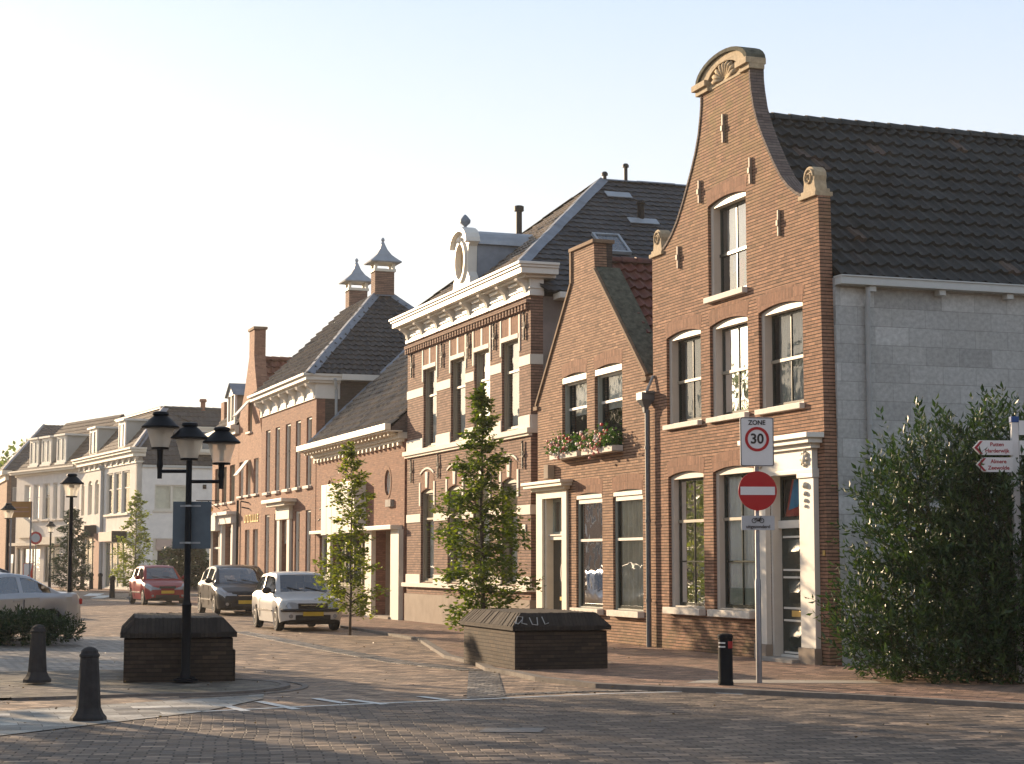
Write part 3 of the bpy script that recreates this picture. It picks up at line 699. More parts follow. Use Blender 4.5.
# ================================================================== HOUSE C : stately house with the big white cornice
C_ = house('town_house', 'stately brown brick house with white stone bands, bracketed cornice and an oval dormer')
cx4 = [(-21.95, -20.75), (-19.5, -18.3), (-17.58, -16.38), (-15.5, -14.28)]; cg4 = [(-22.15, -20.95), (-19.75, -18.5), (-17.6, -16.4), (-15.5, -14.4)]
holes = [opening(a, b, 4.72, 6.84) for a, b in cx4] + [opening(a, b, 1.12, 3.5, .1) for a, b in cg4]
q = MB(); q.prism([(-23.5, .8), (-13.5, .8), (-13.5, 7.7), (-23.5, 7.7)], 0, .3, holes); q.build('facade_wall', M['brick_brown'], C_)
q = MB(); q.box(-23.55, -13.45, -.05, .3, 0, .795); q.build('plinth', M['plinth_render'], C_, bevel=.01)
q = MB(); q.prism([(.3, 0), (9, 0), (9, 7.7), (.3, 7.7)], -13.8, -13.5, plane='yz'); q.prism([(.3, 0), (9, 0), (9, 7.7), (.3, 7.7)], -23.5, -23.2, plane='yz'); q.box(-23.5, -13.5, 9, 9.3, 0, 7.7); q.build('side_wall', M['plaster_brown'], C_)
# white stone bands, cut by the windows
def bands(H, name, segs, z0, z1, y0, mat, ret=None):
    q = MB()
    for a, b in segs: q.box(a, b, y0, .02, z0, z1)
    if ret is not None: q.box(ret, ret + .012, .0, .3, z0, z1)
    return split_build(q, name, mat, H, bevel=.006)
def gaps(x0, x1, ws, m=0):
    out = []; c = x0
    for a, b in ws: out.append((c, a - m)); c = b + m
    out.append((c, x1)); return out
bands(C_, 'stone_band', gaps(-23.5, -13.495, cx4, .004), 6.13, 6.36, -.02, M['band_white'], -13.5)
bands(C_, 'stone_band', gaps(-23.5, -13.495, cg4, .004), 2.72, 2.94, -.02, M['band_white'], -13.5)
q = MB()
for a, b in gaps(-23.5, -13.495, cx4, .004): q.box(a, b, -.03, .02, 4.62, 4.98)
q.box(-23.6, -13.42, -.12, .02, 4.56, 4.68); q.box(-23.56, -13.46, -.07, .02, 4.50, 4.56); q.box(-13.5, -13.42, .0, .3, 4.56, 4.68); q.box(-13.5, -13.47, 0, .3, 4.68, 4.98); split_build(q, 'sill_band', M['band_white'], C_, bevel=.008)
q = MB()
for a, b in gaps(-23.5, -13.495, cg4, .004): q.box(a, b, -.03, .02, 1.08, 1.32)
q.box(-23.62, -13.42, -.12, .02, .98, 1.09); q.box(-13.5, -13.42, 0, .3, .98, 1.09); split_build(q, 'sill_band', M['band_white'], C_, bevel=.008)
for k, (a, b) in enumerate(cx4):
    window(C_, a, b, 4.72, 6.84, rev=.06, fw=.06, fd=.11, frame=M['taupe_paint'], sash=M['taupe_paint'], meet=6.1, glass=M['glass_sky'], curtain=M['curtain_white'], cur_h=1.)
for k, (a, b) in enumerate(cg4):
    window(C_, a, b, 1.12, 3.5, rise=.1, rev=.06, fw=.06, fd=.11, frame=M['taupe_paint'], sash=M['taupe_paint'], meet=2.8, blind=(M['blind_tan'], .32), curtain=M['curtain_warm'])
# panels above the windows: white uprights and lintel
q = MB()
for a, b in cx4:
    for xx in (a - .10, b, ): q.box(xx, xx + .10, -.025, .02, 6.5, 7.36)
    xm = (a + b) / 2; q.box(xm - .07, xm + .07, -.02, .02, 6.92, 7.36); q.box(a, b, -.04, .05, 6.82, 6.93)
split_build(q, 'window_dressing', M['band_white'], C_, bevel=.005)
q = MB()
for a, b in cg4:
    for xx in (a - .12, b): q.box(xx, xx + .12, -.025, .02, 3.15, 3.78)
    xm = (a + b) / 2; q.prism([(xm - .08, 3.62), (xm + .08, 3.62), (xm + .12, 4.05), (xm - .12, 4.05)], -.04, .02)
    w_ = opening(a - .02, b + .02, 3.5, 3.98, .14)[2:]; w2 = opening(a - .02, b + .02, 3.5, 4.03, .14)[2:]; q.prism(w2 + w_[::-1], -.03, .02)
split_build(q, 'window_dressing', M['band_white'], C_, bevel=.005)
q = MB()
for a, b in cg4: q.prism(opening(a, b, 3.5, 3.94, .12)[2:] + opening(a, b, 3.5, 3.5, .1)[2:][::-1], -.008, .02)
for a, b in cx4: q.box(a, b, -.008, .02, 6.932, 7.36)
split_build(q, 'brick_arch', M['brick_arch'], C_)
# sawtooth frieze
q = MB(); n = 46
for k in range(n):
    x = -23.5 + 10.0 * k / n; w_ = 10.0 / n; q.box(x, x + w_ * .5, -.09, .0, 7.40, 7.54)
q.box(-23.5, -13.5, -.11, .0, 7.54, 7.62); q.build('sawtooth_frieze', M['brick_brown'], C_)
# cornice
q = MB()
q.box(-23.55, -13.42, -.06, .3, 7.70, 7.80); q.box(-23.53, -13.44, -.03, .3, 7.80, 8.10); q.box(-23.56, -13.41, -.06, .3, 7.86, 7.90)
for z0_, z1_, p in ((8.10, 8.16, .20), (8.16, 8.30, .36), (8.30, 8.36, .40), (8.36, 8.42, .44)): q.box(-23.5 - p, -13.5 + p, -p, .55, z0_, z1_)
CN = q.build('cornice', M['white_paint'], C_, bevel=.008)
q = MB()
for k in range(8):
    x = -23.3 + k * 1.375; pr = [(0, 7.78), (-.05, 7.78), (-.07, 7.86), (-.09, 7.92), (-.16, 8.0), (-.26, 8.05), (-.28, 8.10), (0, 8.10)]
    q.prism([(p[0] - .03, p[1]) for p in pr], x - .09, x + .09, plane='yz'); q.box(x - .10, x + .10, -.07, -.02, 7.70, 7.79)
split_build(q, 'bracket', M['white_paint'], CN, bevel=.006)
q = MB()
for k in range(7):
    x = -23.3 + (k + .5) * 1.375
    q.box(x - .45, x + .45, -.10, -.03, 8.055, 8.10); q.box(x - .3, x + .3, -.13, -.03, 8.02, 8.056)
split_build(q, 'frieze_moulding', M['white_paint'], CN)
for k, (x, z) in enumerate([(-23.0, 7.0), (-20.2, 7.0), (-18.0, 7.0), (-16.0, 7.0), (-13.85, 7.0), (-23.0, 4.1), (-20.5, 4.12), (-13.95, 4.05)]):
    q = MB(); q.box(x - .018, x + .018, -.06, -.02, z - .28, z + .3)
    for s in (-1, 1):
        q.tube([(x, -.04, z - .05), (x + s * .10, -.045, z + .02), (x + s * .06, -.045, z + .12), (x, -.04, z + .08)], .014, 5); q.tube([(x, -.04, z - .12), (x + s * .08, -.045, z - .18), (x + s * .03, -.045, z - .24)], .014, 5)
    q.ball((x, -.045, z + .33), .03, 5); q.box(x - .06, x + .06, -.055, -.03, z - .02, z + .02); q.build('wall_anchor', M['iron_anchor'], C_)
q = MB(); q.box(-14.05, -13.80, -.03, -.006, 2.32, 2.5); q.build('name_plate', M['white_paint'], C_)
# roof
ap = (-18.5, 3.78, 11.6)
r1 = slope('roof', [(-22.95, -.12, 8.44), (-14.15, -.12, 8.44), ap], .22, .27, T_brown, C_, amp=.022, step=.03, seg=4, seed=8)
k_ = (11.6 - 7.78) / (18.5 - 13.2)
xs_ = -13.2 - (8.44 - 7.78) / k_
r2 = slope('roof', [(-13.2, .3, 7.78), (-13.2, 9, 7.78), (-18.5, 9, 11.6), ap, (xs_, -.12, 8.44), (xs_, .3, 8.44)][:5], .22, .27, T_slate, C_, amp=.018, step=.028, seg=4, seed=9)
r3 = slope('roof', [(-23.8, .3, 7.78), (-23.8, 9, 7.78), (-18.5, 9, 11.6), ap, (-22.95, -.12, 8.44)], .22, .27, T_slate, C_, seg=4, seed=10)
flash('hip_lead', [(-14.1, -.15, 8.44), (-18.5, 3.78, 11.62)], .2, M['lead_sheet'], C_, lift=.07)
flash('hip_lead', [(-22.95, -.15, 8.44), (-18.5, 3.78, 11.62)], .10, M['coping_moss'], C_, lift=.07)
flash('ridge_lead', [(-18.5, 3.78, 11.62), (-18.5, 9, 11.62)], .10, M['lead_sheet'], C_, lift=.06)
q = MB(); q.box(-13.5, -13.05, .55, 9, 7.62, 7.76); q.build('gutter', M['white_paint'], C_, bevel=.01)
for (y, s_) in ((3.9, .16), (4.5, .42)):
    q = MB(); q.lathe([(.05, 11.55), (.05, 11.6 + s_), (.085, 11.6 + s_), (.085, 11.66 + s_), (.05, 11.7 + s_)], (-18.5, y, 0), 10); q.build('flue_pipe', M['iron_anchor'], C_, smooth=True, angle=40)
q = MB(); q.lathe([(.08, 9.6), (.08, 10.72), (.13, 10.74), (.13, 10.86), (.09, 10.88)], (-18.9, 1.65, 0), 12); q.build('flue_pipe', M['iron_anchor'], C_, smooth=True, angle=40)
def on_side(x): return 7.78 + (-13.2 - x) * k_
q = MB(); x, y = -16.6, 4.1; q.lathe([(.09, on_side(x) - .1), (.09, on_side(x) + .42), (.13, on_side(x) + .44), (.1, on_side(x) + .5)], (x, y, 0), 10); q.build('roof_vent', M['iron_black'], C_)
sl = math.atan(k_)
for (x, y, a, b, mt) in ((-17.7, 3.95, .7, .3, 'zinc_sheet'), (-16.45, 4.1, .8, .3, 'zinc_sheet')):
    q = MB(); q.T = Matrix.Translation((x, y, on_side(x) + .07)) @ Matrix.Rotation(sl, 4, 'Y'); q.box(-b / 2, b / 2, -a / 2, a / 2, 0, .02); q.build('lead_apron', M[mt], C_)
q = MB(); x, y = -15.2, 2.7; q.T = Matrix.Translation((x, y, on_side(x) + .08)) @ Matrix.Rotation(sl, 4, 'Y'); q.prism([(-.5, -.36), (.5, -.36), (.5, .36), (-.5, .36)], 0, .08, [[(-.44, -.3), (.44, -.3), (.44, .3), (-.44, .3)]], plane='xy'); sk = q.build('skylight', M['zinc_sheet'], C_)
q = MB(); q.T = Matrix.Translation((x, y, on_side(x) + .12)) @ Matrix.Rotation(sl, 4, 'Y'); q.box(-.45, .45, -.31, .31, 0, .01); plain('skylight_pane', (.05, .07, .09), .06, spec=.9); q.build('pane', M['skylight_pane'], sk)
# oval dormer
cxd = -18.35
def ell(rx, rz, n=28, cz=9.22): return [(cxd + rx * math.cos(2 * math.pi * k / n), cz + rz * math.sin(2 * math.pi * k / n)) for k in range(n)]
out = [(cxd - .72, 8.5), (cxd + .72, 8.5), (cxd + .66, 8.75), (cxd + .52, 8.9), (cxd + .56, 9.55), (cxd + .66, 9.62)] + [(cxd + .66 * math.cos(t), 9.62 + .42 * math.sin(t)) for t in [math.pi * k / 12 for k in range(1, 12)]] + [(cxd - .66, 9.62), (cxd - .56, 9.55), (cxd - .52, 8.9), (cxd - .66, 8.75)]
q = MB(); q.prism(out, -.10, .14, [ell(.36, .46)]); DM = q.build('oval_dormer', M['white_paint'], C_, bevel=.01)
q = MB(); q.prism(ell(.44, .54), -.16, -.08, [ell(.35, .45)])
a1 = [(cxd + .74 * math.cos(t), 9.64 + .46 * math.sin(t)) for t in [math.pi * k / 12 for k in range(13)]]; a0 = [(cxd + .6 * math.cos(t), 9.62 + .36 * math.sin(t)) for t in [math.pi * k / 12 for k in range(13)]]
q.prism(a1 + a0[::-1], -.22, .16); q.ball((cxd, -.14, 9.76), .09, 6, sx=.8); q.box(cxd - .95, cxd + .95, -.2, .2, 8.42, 8.54); q.build('dormer_moulding', M['white_paint'], DM, bevel=.008)
q = MB(); q.prism(ell(.37, .47), .0, .02); q.build('oval_panel', M['blind_tan'], DM)
q = MB(); q.lathe([(.09, 10.02), (.05, 10.08), (.04, 10.14), (.13, 10.22), (.14, 10.30), (.06, 10.40), (.02, 10.44)], (cxd, .0, 0), 10); q.build('finial', M['lead_sheet'], DM, smooth=True)
q = MB(); q.prism([(.14, 8.45), (2.0, 10.05), (2.0, 9.62), (.14, 9.62)][:1] + [(1.55, 9.66), (.14, 9.66)], cxd + .5, cxd + .56, plane='yz'); q.prism([(.14, 8.45), (1.55, 9.66), (.14, 9.66)], cxd - .56, cxd - .5, plane='yz'); q.build('dormer_cheek', M['lead_sheet'], DM)
q = MB(); t_ = [math.pi * k / 12 for k in range(13)]
for k in range(12):
    p = [(cxd + .64 * math.cos(a), 9.60 + .42 * math.sin(a)) for a in (t_[k], t_[k + 1])]; q.quad((p[0][0], .12, p[0][1]), (p[1][0], .12, p[1][1]), (p[1][0], 2.1, p[1][1]), (p[0][0], 2.1, p[0][1]))
q.build('barrel_roof', M['zinc_sheet'], DM, smooth=True)
rebase(C_, -13.5)

# ================================================================== HOUSE D : low building with oval windows
D_ = house('low_building', 'low red brick building with two oval windows, a white panel and an open passage', 'building')
holes = [[(-26.73, .02), (-24.67, .02), (-24.67, 2.55), (-26.73, 2.55)], [(-33.75, 1.15), (-32.45, 1.15), (-32.45, 2.5), (-33.75, 2.5)], [(-31.9, .02), (-27.7, .02), (-27.7, 2.45), (-31.9, 2.45)]]
def ov(cx, rx=.31, rz=.37, cz=3.92): return [(cx + rx * math.cos(2 * math.pi * k / 24), cz + rz * math.sin(2 * math.pi * k / 24)) for k in range(24)]
q = MB(); q.prism([(-34.3, 0), (-23.75, 0), (-23.75, 5.2), (-34.3, 5.2)], 0, .3, holes + [ov(-25.48), ov(-32.42)]); q.build('facade_wall', M['brick_red'], D_)
for cx in (-25.48, -32.42):
    q = MB(); q.prism(ov(cx, .305, .365), .06, .14, [ov(cx, .24, .30)]); W = q.build('oval_window', M['white_paint'], D_)
    q = MB(); q.prism(ov(cx, .25, .31), .10, .11); q.build('pane', M['ivory_paint'], W)
    q = MB(); q.prism(ov(cx, .40, .46), -.012, .02, [ov(cx, .31, .37)]); q.build('brick_surround', M['brick_arch'], W)
q = MB(); q.box(-34.3, -23.78, -.10, .05, 5.0, 5.08)
for k in range(22): q.box(-34.2 + k * .48, -34.06 + k * .48, -.13, -.0, 4.90, 4.995)
q.build('cornice_strip', M['ivory_paint'], D_)
q = MB(); q.box(-34.6, -23.62, -.55, -.1, 5.26, 5.30); q.box(-34.65, -23.60, -.62, -.45, 5.30, 5.48); q.box(-34.3, -23.7, -.2, .1, 5.08, 5.26)
for k in range(26): q.box(-34.2 + k * .41, -34.1 + k * .41, -.45, -.15, 5.16, 5.262)
q.build('eaves_gutter', M['ivory_paint'], D_, bevel=.01)
rD = slope('roof', [(-34.3, -.4, 5.42), (-23.72, -.4, 5.42), (-23.72, 3.9, 9.6), (-34.3, 3.9, 9.6)], .23, .32, T_brown, D_, amp=.04, step=.04, seg=5, seed=12)
slope('roof', [(-34.3, 8.2, 5.42), (-23.72, 8.2, 5.42), (-23.72, 3.9, 9.6), (-34.3, 3.9, 9.6)], .23, .32, T_brown, D_, seed=13)
q = MB()
for xg in (-23.78, -34.28): q.prism([(-.38, 5.27), (0, 5.2), (7.9, 5.2), (8.2, 5.40), (3.9, 9.56), (-.38, 5.40)], xg - .05, xg + .05, plane='yz')
split_build(q, 'gable_wall', M['brick_side_grey'], D_)
flash('valley_lead', [(-34.2, -.4, 5.45), (-34.2, 3.9, 9.65)], .14, M['lead_sheet'], D_, lift=.07)
q = MB(); q.box(-32.1, -27.9, -.36, -.0, 2.50, 4.08); PN = q.build('white_panel', M['white_paint'], D_, bevel=.008)
q = MB()
for k in range(6): q.box(-32.1 + .7 * k + .69, -32.1 + .7 * k + .705, -.365, -.358, 2.5, 4.08)
split_build(q, 'panel_joint', M['curtain_grey'], PN)
q = MB(); q.box(-27.6, -23.95, -.35, -.0, 2.56, 2.68); q.box(-34.35, -32.15, -.22, 0, 2.56, 2.66); split_build(q, 'concrete_ledge', M['ivory_paint'], D_, bevel=.01)
q = MB(); q.box(-27.46, -26.73, -.14, -.0, 0, 2.56); q.box(-24.67, -23.83, -.14, -.0, 0, 2.56); q.box(-32.3, -31.9, -.10, 0, 0, 2.5); split_build(q, 'entrance_pillar', M['ivory_paint'], D_, bevel=.01)
# passage interior
q = MB(); q.box(-26.9, -26.73, .3, 2.6, 0, 2.6); q.box(-24.67, -24.5, .3, 2.6, 0, 2.6); q.box(-26.9, -24.5, .3, 2.6, 2.56, 2.7); q.box(-26.9, -24.5, 2.6, 2.7, 0, 2.7); q.box(-25.6, -25.45, 1.6, 2.6, 0, 2.56)
PS = q.build('passage', M['plinth_render'], D_)
q = MB(); q.box(-26.6, -25.7, 2.5, 2.59, .05, 2.2); q.box(-25.4, -24.75, 2.45, 2.55, .05, 2.1); split_build(q, 'inner_door', M['room_dark'], PS)
q = MB(); q.box(-26.73, -24.67, -.2, 2.6, .0, .12); q.build('door_step', M['plinth_render'], D_)
q = MB(); q.prism([(-31.9, .9), (-27.7, .9), (-27.7, 2.45), (-31.9, 2.45)], .12, .2, [[(-31.8 + 1.02 * k, 1.0), (-30.86 + 1.02 * k, 1.0), (-30.86 + 1.02 * k, 2.36), (-31.8 + 1.02 * k, 2.36)] for k in range(4)]); W = q.build('shop_window', M['taupe_paint'], D_)
q = MB(); q.quad((-31.85, .16, .95), (-27.75, .16, .95), (-27.75, .16, 2.4), (-31.85, .16, 2.4)); q.build('pane', M['glass'], W)
q = MB(); q.box(-31.95, -27.65, .9, .92, 0, 2.5); q.build('room_lining', M['room_dark'], W)
q = MB(); q.box(-31.9, -27.7, .08, .3, 0, .9); q.build('stall_riser', M['brick_dark'], W)
window(D_, -33.75, -32.45, 1.15, 2.5, rev=.08, fw=.08, fd=.1, frame=M['white_paint'], sash=M['greygreen_paint'], mull=1, curtain=M['curtain_grey'], sill=(.08, .06, .02))
q = MB(); q.box(-25.4, -24.85, -.10, -.0, 3.22, 3.42); q.build('plaque', M['step_stone'], D_)
for x, z in ((-33.4, 3.4), (-33.6, 3.05)):
    q = MB(); q.tube([(x, -.03, z), (x + .12, -.12, z - .05), (x + .25, -.1, z - .02)], .025, 6); q.build('wall_hook', M['iron_anchor'], D_)
rebase(D_, -23.75)

# ================================================================== HOUSE E : brick house with hip roof and two capped chimneys
E__ = house('town_house', 'tall narrow-windowed brick house with a dark hipped roof and two chimneys under pointed zinc caps')
ex = [(-42.5, -41.72), (-40.82, -40.06), (-39.1, -38.28), (-37.46, -36.7), (-35.8, -35.05)]
holes = [opening(a, b, 4.22, 6.55) for a, b in ex] + [opening(a, b, .9, 3.4) for k, (a, b) in enumerate(ex) if k != 2] + [[(-39.5, .02), (-38.3, .02), (-38.3, 3.1), (-39.5, 3.1)]]
q = MB(); q.prism([(-43.3, 0), (-34.4, 0), (-34.4, 7.1), (-43.3, 7.1)], 0, .3, holes); q.build('facade_wall', M['brick_red'], E__)
q = MB(); q.prism([(.3, 0), (7, 0), (7, 7.75), (.3, 7.75)], -34.7, -34.4, plane='yz'); q.prism([(.3, 0), (7, 0), (7, 7.75), (.3, 7.75)], -43.3, -43.0, plane='yz'); q.box(-43.0, -34.7, 6.8, 7, 0, 7.7); q.build('side_wall', M['brick_dark'], E__)
for a, b in ex: window(E__, a, b, 4.22, 6.55, rev=.06, fw=.11, fd=.12, frame=M['white_paint'], sash=M['dark_sash'], meet=5.6, bars=(6.1, 4.9), sill=(.1, .12, .04), glass=M['glass'])
for k, (a, b) in enumerate(ex):
    if k != 2: window(E__, a, b, .9, 3.4, rev=.06, fw=.11, fd=.12, frame=M['white_paint'], sash=M['dark_sash'], meet=2.4, bars=(1.6,), sill=(.1, .12, .04))
q = MB()
for z0_, z1_, p in ((7.1, 7.2, .06), (7.2, 7.62, .03), (7.62, 7.70, .26), (7.70, 7.84, .42), (7.84, 7.92, .52)): q.box(-43.3 - p * .6, -34.4 + p * .5, -p, .8, z0_, z1_)
CN = q.build('cornice', M['white_paint'], E__, bevel=.01)
q = MB()
for k in range(7):
    x = -43.0 + k * 1.4; q.prism([(-.03, 7.14), (-.09, 7.14), (-.10, 7.3), (-.16, 7.42), (-.32, 7.52), (-.36, 7.62), (-.03, 7.62)], x - .12, x + .12, plane='yz')
split_build(q, 'bracket', M['white_paint'], CN)
q = MB(); q.box(-34.4, -34.05, .8, 6.9, 7.72, 7.92); q.build('side_gutter', M['white_paint'], E__, bevel=.01)
q = MB(); q.tube([(-34.1, .55, 7.75), (-34.2, .62, 7.5), (-34.32, .66, 7.4), (-34.32, .66, 5.3)], .05, 8); q.build('downpipe', M['pipe_light'], E__)
a0_, b0_ = (-38.2, 3.0, 11.25), (-38.2, 3.7, 11.25); a1_ = (-42.4, 3.0, 11.25); b1_ = (-42.4, 3.7, 11.25)
z_ = 7.9
slope('roof', [(-43.45, -.35, z_), (-34.15, -.35, z_), a0_, a1_], .24, .3, T_brown, E__, amp=.05, step=.05, seg=5, seed=14)
slope('roof', [(-34.15, -.35, z_), (-34.15, 7.05, z_), b0_, a0_], .24, .3, T_slate, E__, amp=.04, step=.045, seg=5, seed=15)
slope('roof', [(-43.45, 7.05, z_), (-34.15, 7.05, z_), b0_, b1_], .24, .3, T_slate, E__, seed=16)
slope('roof', [(-43.45, -.35, z_), (-43.45, 7.05, z_), b1_, a1_], .24, .3, T_slate, E__, seed=17)
q = MB(); q.quad((a0_[0], 3, 11.26), (a1_[0], 3, 11.26), (a1_[0], 3.7, 11.26), (a0_[0], 3.7, 11.26)); q.build('ridge_lead', M['lead_sheet'], E__)
flash('hip_lead', [(-34.15, -.35, z_), a0_], .22, M['lead_sheet'], E__, lift=.09)
flash('hip_lead', [(-34.15, 7.05, z_), b0_], .22, M['lead_sheet'], E__, lift=.09)
flash('hip_lead', [a0_, b0_], .22, M['lead_sheet'], E__, lift=.09)
def capped_chimney(H, x, z):
    y = 3.35; q = MB(); q.box(x - .28, x + .28, y - .36, y + .36, 10.9, z); C1 = q.build('chimney', M['brick_brown'], H)
    q = MB(); q.box(x - .33, x + .33, y - .41, y + .41, z, z + .1)
    for a in (-.25, .25):
        for b in (-.33, .33): q.box(x + a - .05, x + a + .05, y + b - .05, y + b + .05, z + .1, z + .36)
    q.build('chimney_head', M['ivory_paint'], C1)
    q = MB(); pr = [(.88, .26), (.90, .30), (.70, .42), (.42, .62), (.22, .86), (.09, 1.12), (.04, 1.22), (.075, 1.27), (.075, 1.32), (.02, 1.40)]
    q.T = Matrix.Translation((x, y, z + .1)) @ Matrix.Diagonal((.82, .92, .85, 1)); q.lathe(pr[:6], (0, 0, 0), 4, rot=math.pi / 4); q.lathe(pr[5:], (0, 0, 0), 8); q.build('zinc_cap', M['zinc_sheet'], C1)
capped_chimney(E__, -38.35, 12.12); capped_chimney(E__, -42.1, 11.95)
q = MB(); q.box(-39.9, -39.5, -.10, -.0, .1, 3.15); q.box(-38.3, -37.9, -.10, 0, .1, 3.15); q.box(-40.0, -37.8, -.14, 0, 3.15, 3.62); q.box(-40.4, -37.4, -.4, 0, 3.62, 3.74); q.box(-40.6, -37.2, -.55, 0, 3.74, 3.86)
DS = q.build('door_surround', M['ivory_paint'], E__, bevel=.01)
q = MB(); q.box(-39.5, -38.3, .16, .2, .1, 2.3); DR = q.build('door', M['taupe_paint'], E__)
q = MB(); q.prism([(-39.5, 2.3), (-38.3, 2.3), (-38.3, 3.1), (-39.5, 3.1)], .1, .2, [[(-39.4, 2.4), (-38.95, 2.4), (-38.95, 3.0), (-39.4, 3.0)], [(-38.85, 2.4), (-38.4, 2.4), (-38.4, 3.0), (-38.85, 3.0)]]); q.build('fanlight', M['ivory_paint'], DS)
rebase(E__, -34.4)

# ================================================================== HOUSE F : salmon brick neck gable
F_ = house('gabled_house', 'narrow salmon brick house with a tall neck gable and orange-red roof tiles')
cf = -45.45
ou = [(-47.75, 0), (-43.3, 0), (-43.3, 6.5), (-44.1, 7.9), (-44.75, 9.2), (-44.92, 9.7), (-44.92, 10.7), (-45.9, 10.7), (-45.9, 9.7), (-46.15, 9.3), (-46.8, 8.3), (-47.75, 7.4)]
f1 = [(-47.6, -46.72), (-46.2, -45.3), (-44.72, -43.8)]; f0 = [(-46.25, -45.35), (-44.7, -43.75)]
holes = [opening(a, b, 4.25, 5.62) for a, b in f1] + [opening(a, b, .9, 2.9) for a, b in f0] + [opening(-45.95, -45.15, 6.72, 8.0)]
q = MB(); q.prism(ou, 0, .45, holes); q.build('facade_wall', M['brick_salmon'], F_)
for a, b in f1: window(F_, a, b, 4.25, 5.62, rev=.08, fw=.06, fd=.14, frame=M['white_paint'], sash=M['taupe_paint'], meet=5.0, sill=(.08, .1, .03))
for a, b in f0: window(F_, a, b, .9, 2.9, rev=.08, fw=.06, fd=.14, frame=M['white_paint'], sash=M['taupe_paint'], meet=2.2, sill=(.08, .1, .03))
W = window(F_, -45.95, -45.15, 6.72, 8.0, rev=.08, fw=.06, fd=.14, frame=M['taupe_paint'], sash=M['taupe_paint'], sill=(.08, .1, .03))
q = MB(); q.T = Matrix.Translation((-45.55, -.05, 7.95)) @ Matrix.Rotation(R(-42), 4, 'X'); q.box(-.4, .4, -.02, .02, -.85, 0); q.build('tilted_shutter', M['white_paint'], W)
W = [c for c in F_.children if c.name.startswith('window')][1]
q = MB(); q.T = Matrix.Translation((-45.75, -.05, 5.6)) @ Matrix.Rotation(R(-38), 4, 'X'); q.box(-.36, .36, -.02, .02, -.75, 0); q.build('open_sash', M['ivory_paint'], W)
q = MB(); q.prism([(.45, 0), (9, 0), (9, 6.6), (.45, 6.6)], -43.6, -43.32, plane='yz'); q.prism([(.45, 0), (9, 0), (9, 6.6), (.45, 6.6)], -47.72, -47.45, plane='yz'); q.build('side_wall', M['brick_dark'], F_)
rF = slope('roof', [(-43.2, .46, 6.5), (-43.2, 9, 6.5), (cf, 9, 9.55), (cf, .46, 9.55)], .24, .34, T_orange, F_, amp=.04, step=.045, seg=5, seed=20)
slope('roof', [(-47.8, .46, 6.5), (-47.8, 9, 6.5), (cf, 9, 9.55), (cf, .46, 9.55)], .24, .34, T_orange, F_, seed=21)
ridge_caps(rF, (cf, .46, 9.6), (cf, 9, 9.6), .13, .34, T_orange)
q = MB(); q.box(-46.0, -44.82, -.05, .5, 10.7, 10.8); q.build('gable_cap', M['coping_brown'], F_)
plain('gold_letters', (.75, .58, .25), .4, metal=.3)
q = MB()   # wall lettering too far away to read: raised gilt strokes
rg = random.Random(5)
for k in range(9):
    x = -46.3 + k * .31; t_ = rg.choice((0, 1, 2))
    o_ = [(x, 3.18), (x + .2, 3.18), (x + .2, 3.24), (x + .06, 3.24), (x + .06, 3.31), (x + .17, 3.31), (x + .17, 3.36), (x + .06, 3.36), (x + .06, 3.43), (x + .2, 3.43), (x + .2, 3.48), (x, 3.48)]
    if t_ == 1: o_ = [(x, 3.18), (x + .06, 3.18), (x + .06, 3.43), (x + .2, 3.43), (x + .2, 3.48), (x, 3.48)]
    if t_ == 2: o_ = [(x, 3.18), (x + .2, 3.18), (x + .2, 3.24), (x + .06, 3.24), (x + .06, 3.48), (x, 3.48)]
    q.prism(o_, -.03, 0)
split_build(q, 'gilt_letter', M['gold_letters'], F_)
for x, z in ((-45.6, 3.95), (-45.5, 3.72)):
    q = MB(); q.tube([(x, 0, z), (x - .2, -.25, z + .06)], .03, 6); q.build('wall_hook', M['iron_anchor'], F_)
q = MB(); q.tube([(-47.4, -.08, .0), (-47.4, -.08, 4.1)], .05, 8); DP = q.build('downpipe', M['iron_black'], F_)
q = MB(); q.lathe([(.07, 0), (.07, 1.5)], (-47.4, -.08, 0), 8); plain('yellow_paint', (.55, .38, .05), .6); q.build('yellow_guard', M['yellow_paint'], DP)
rebase(F_, -43.3)

# ================================================================== HOUSE F2 : shop house with dormer, last of the row
K_ = house('shop_house', 'last brick house of the row, with a white shopfront and a white dormer')
k1 = [(-52.9, -51.9), (-51.3, -50.3), (-49.6, -48.5)]
holes = [opening(a, b, 4.1, 5.6) for a, b in k1] + [[(-53.2, .3), (-51.1, .3), (-51.1, 2.9), (-53.2, 2.9)], [(-50.4, .1), (-48.3, .1), (-48.3, 3.1), (-50.4, 3.1)]]
q = MB(); q.prism([(-53.6, 0), (-47.78, 0), (-47.78, 7.1), (-53.6, 7.1)], 0, .3, holes); q.build('facade_wall', M['brick_salmon'], K_)
for a, b in k1: window(K_, a, b, 4.1, 5.6, rev=.08, fw=.07, fd=.14, frame=M['taupe_paint'], sash=M['taupe_paint'], meet=4.9, mull=1, sill=(.08, .1, .03))
q = MB(); q.prism([(.3, 0), (8, 0), (8, 7), (.3, 7)], -53.6, -53.3, plane='yz'); q.build('side_wall', M['brick_dark'], K_)
slope('roof', [(-53.6, -.1, 7.1), (-47.8, -.1, 7.1), (-47.8, 1.6, 9.4), (-53.0, 1.6, 9.4)], .24, .3, T_brown, K_, seed=22)
slope('roof', [(-53.6, 5.5, 7.1), (-47.8, 5.5, 7.1), (-47.8, 1.6, 9.42), (-53.0, 1.6, 9.42)], .24, .3, T_brown, K_, seed=23)
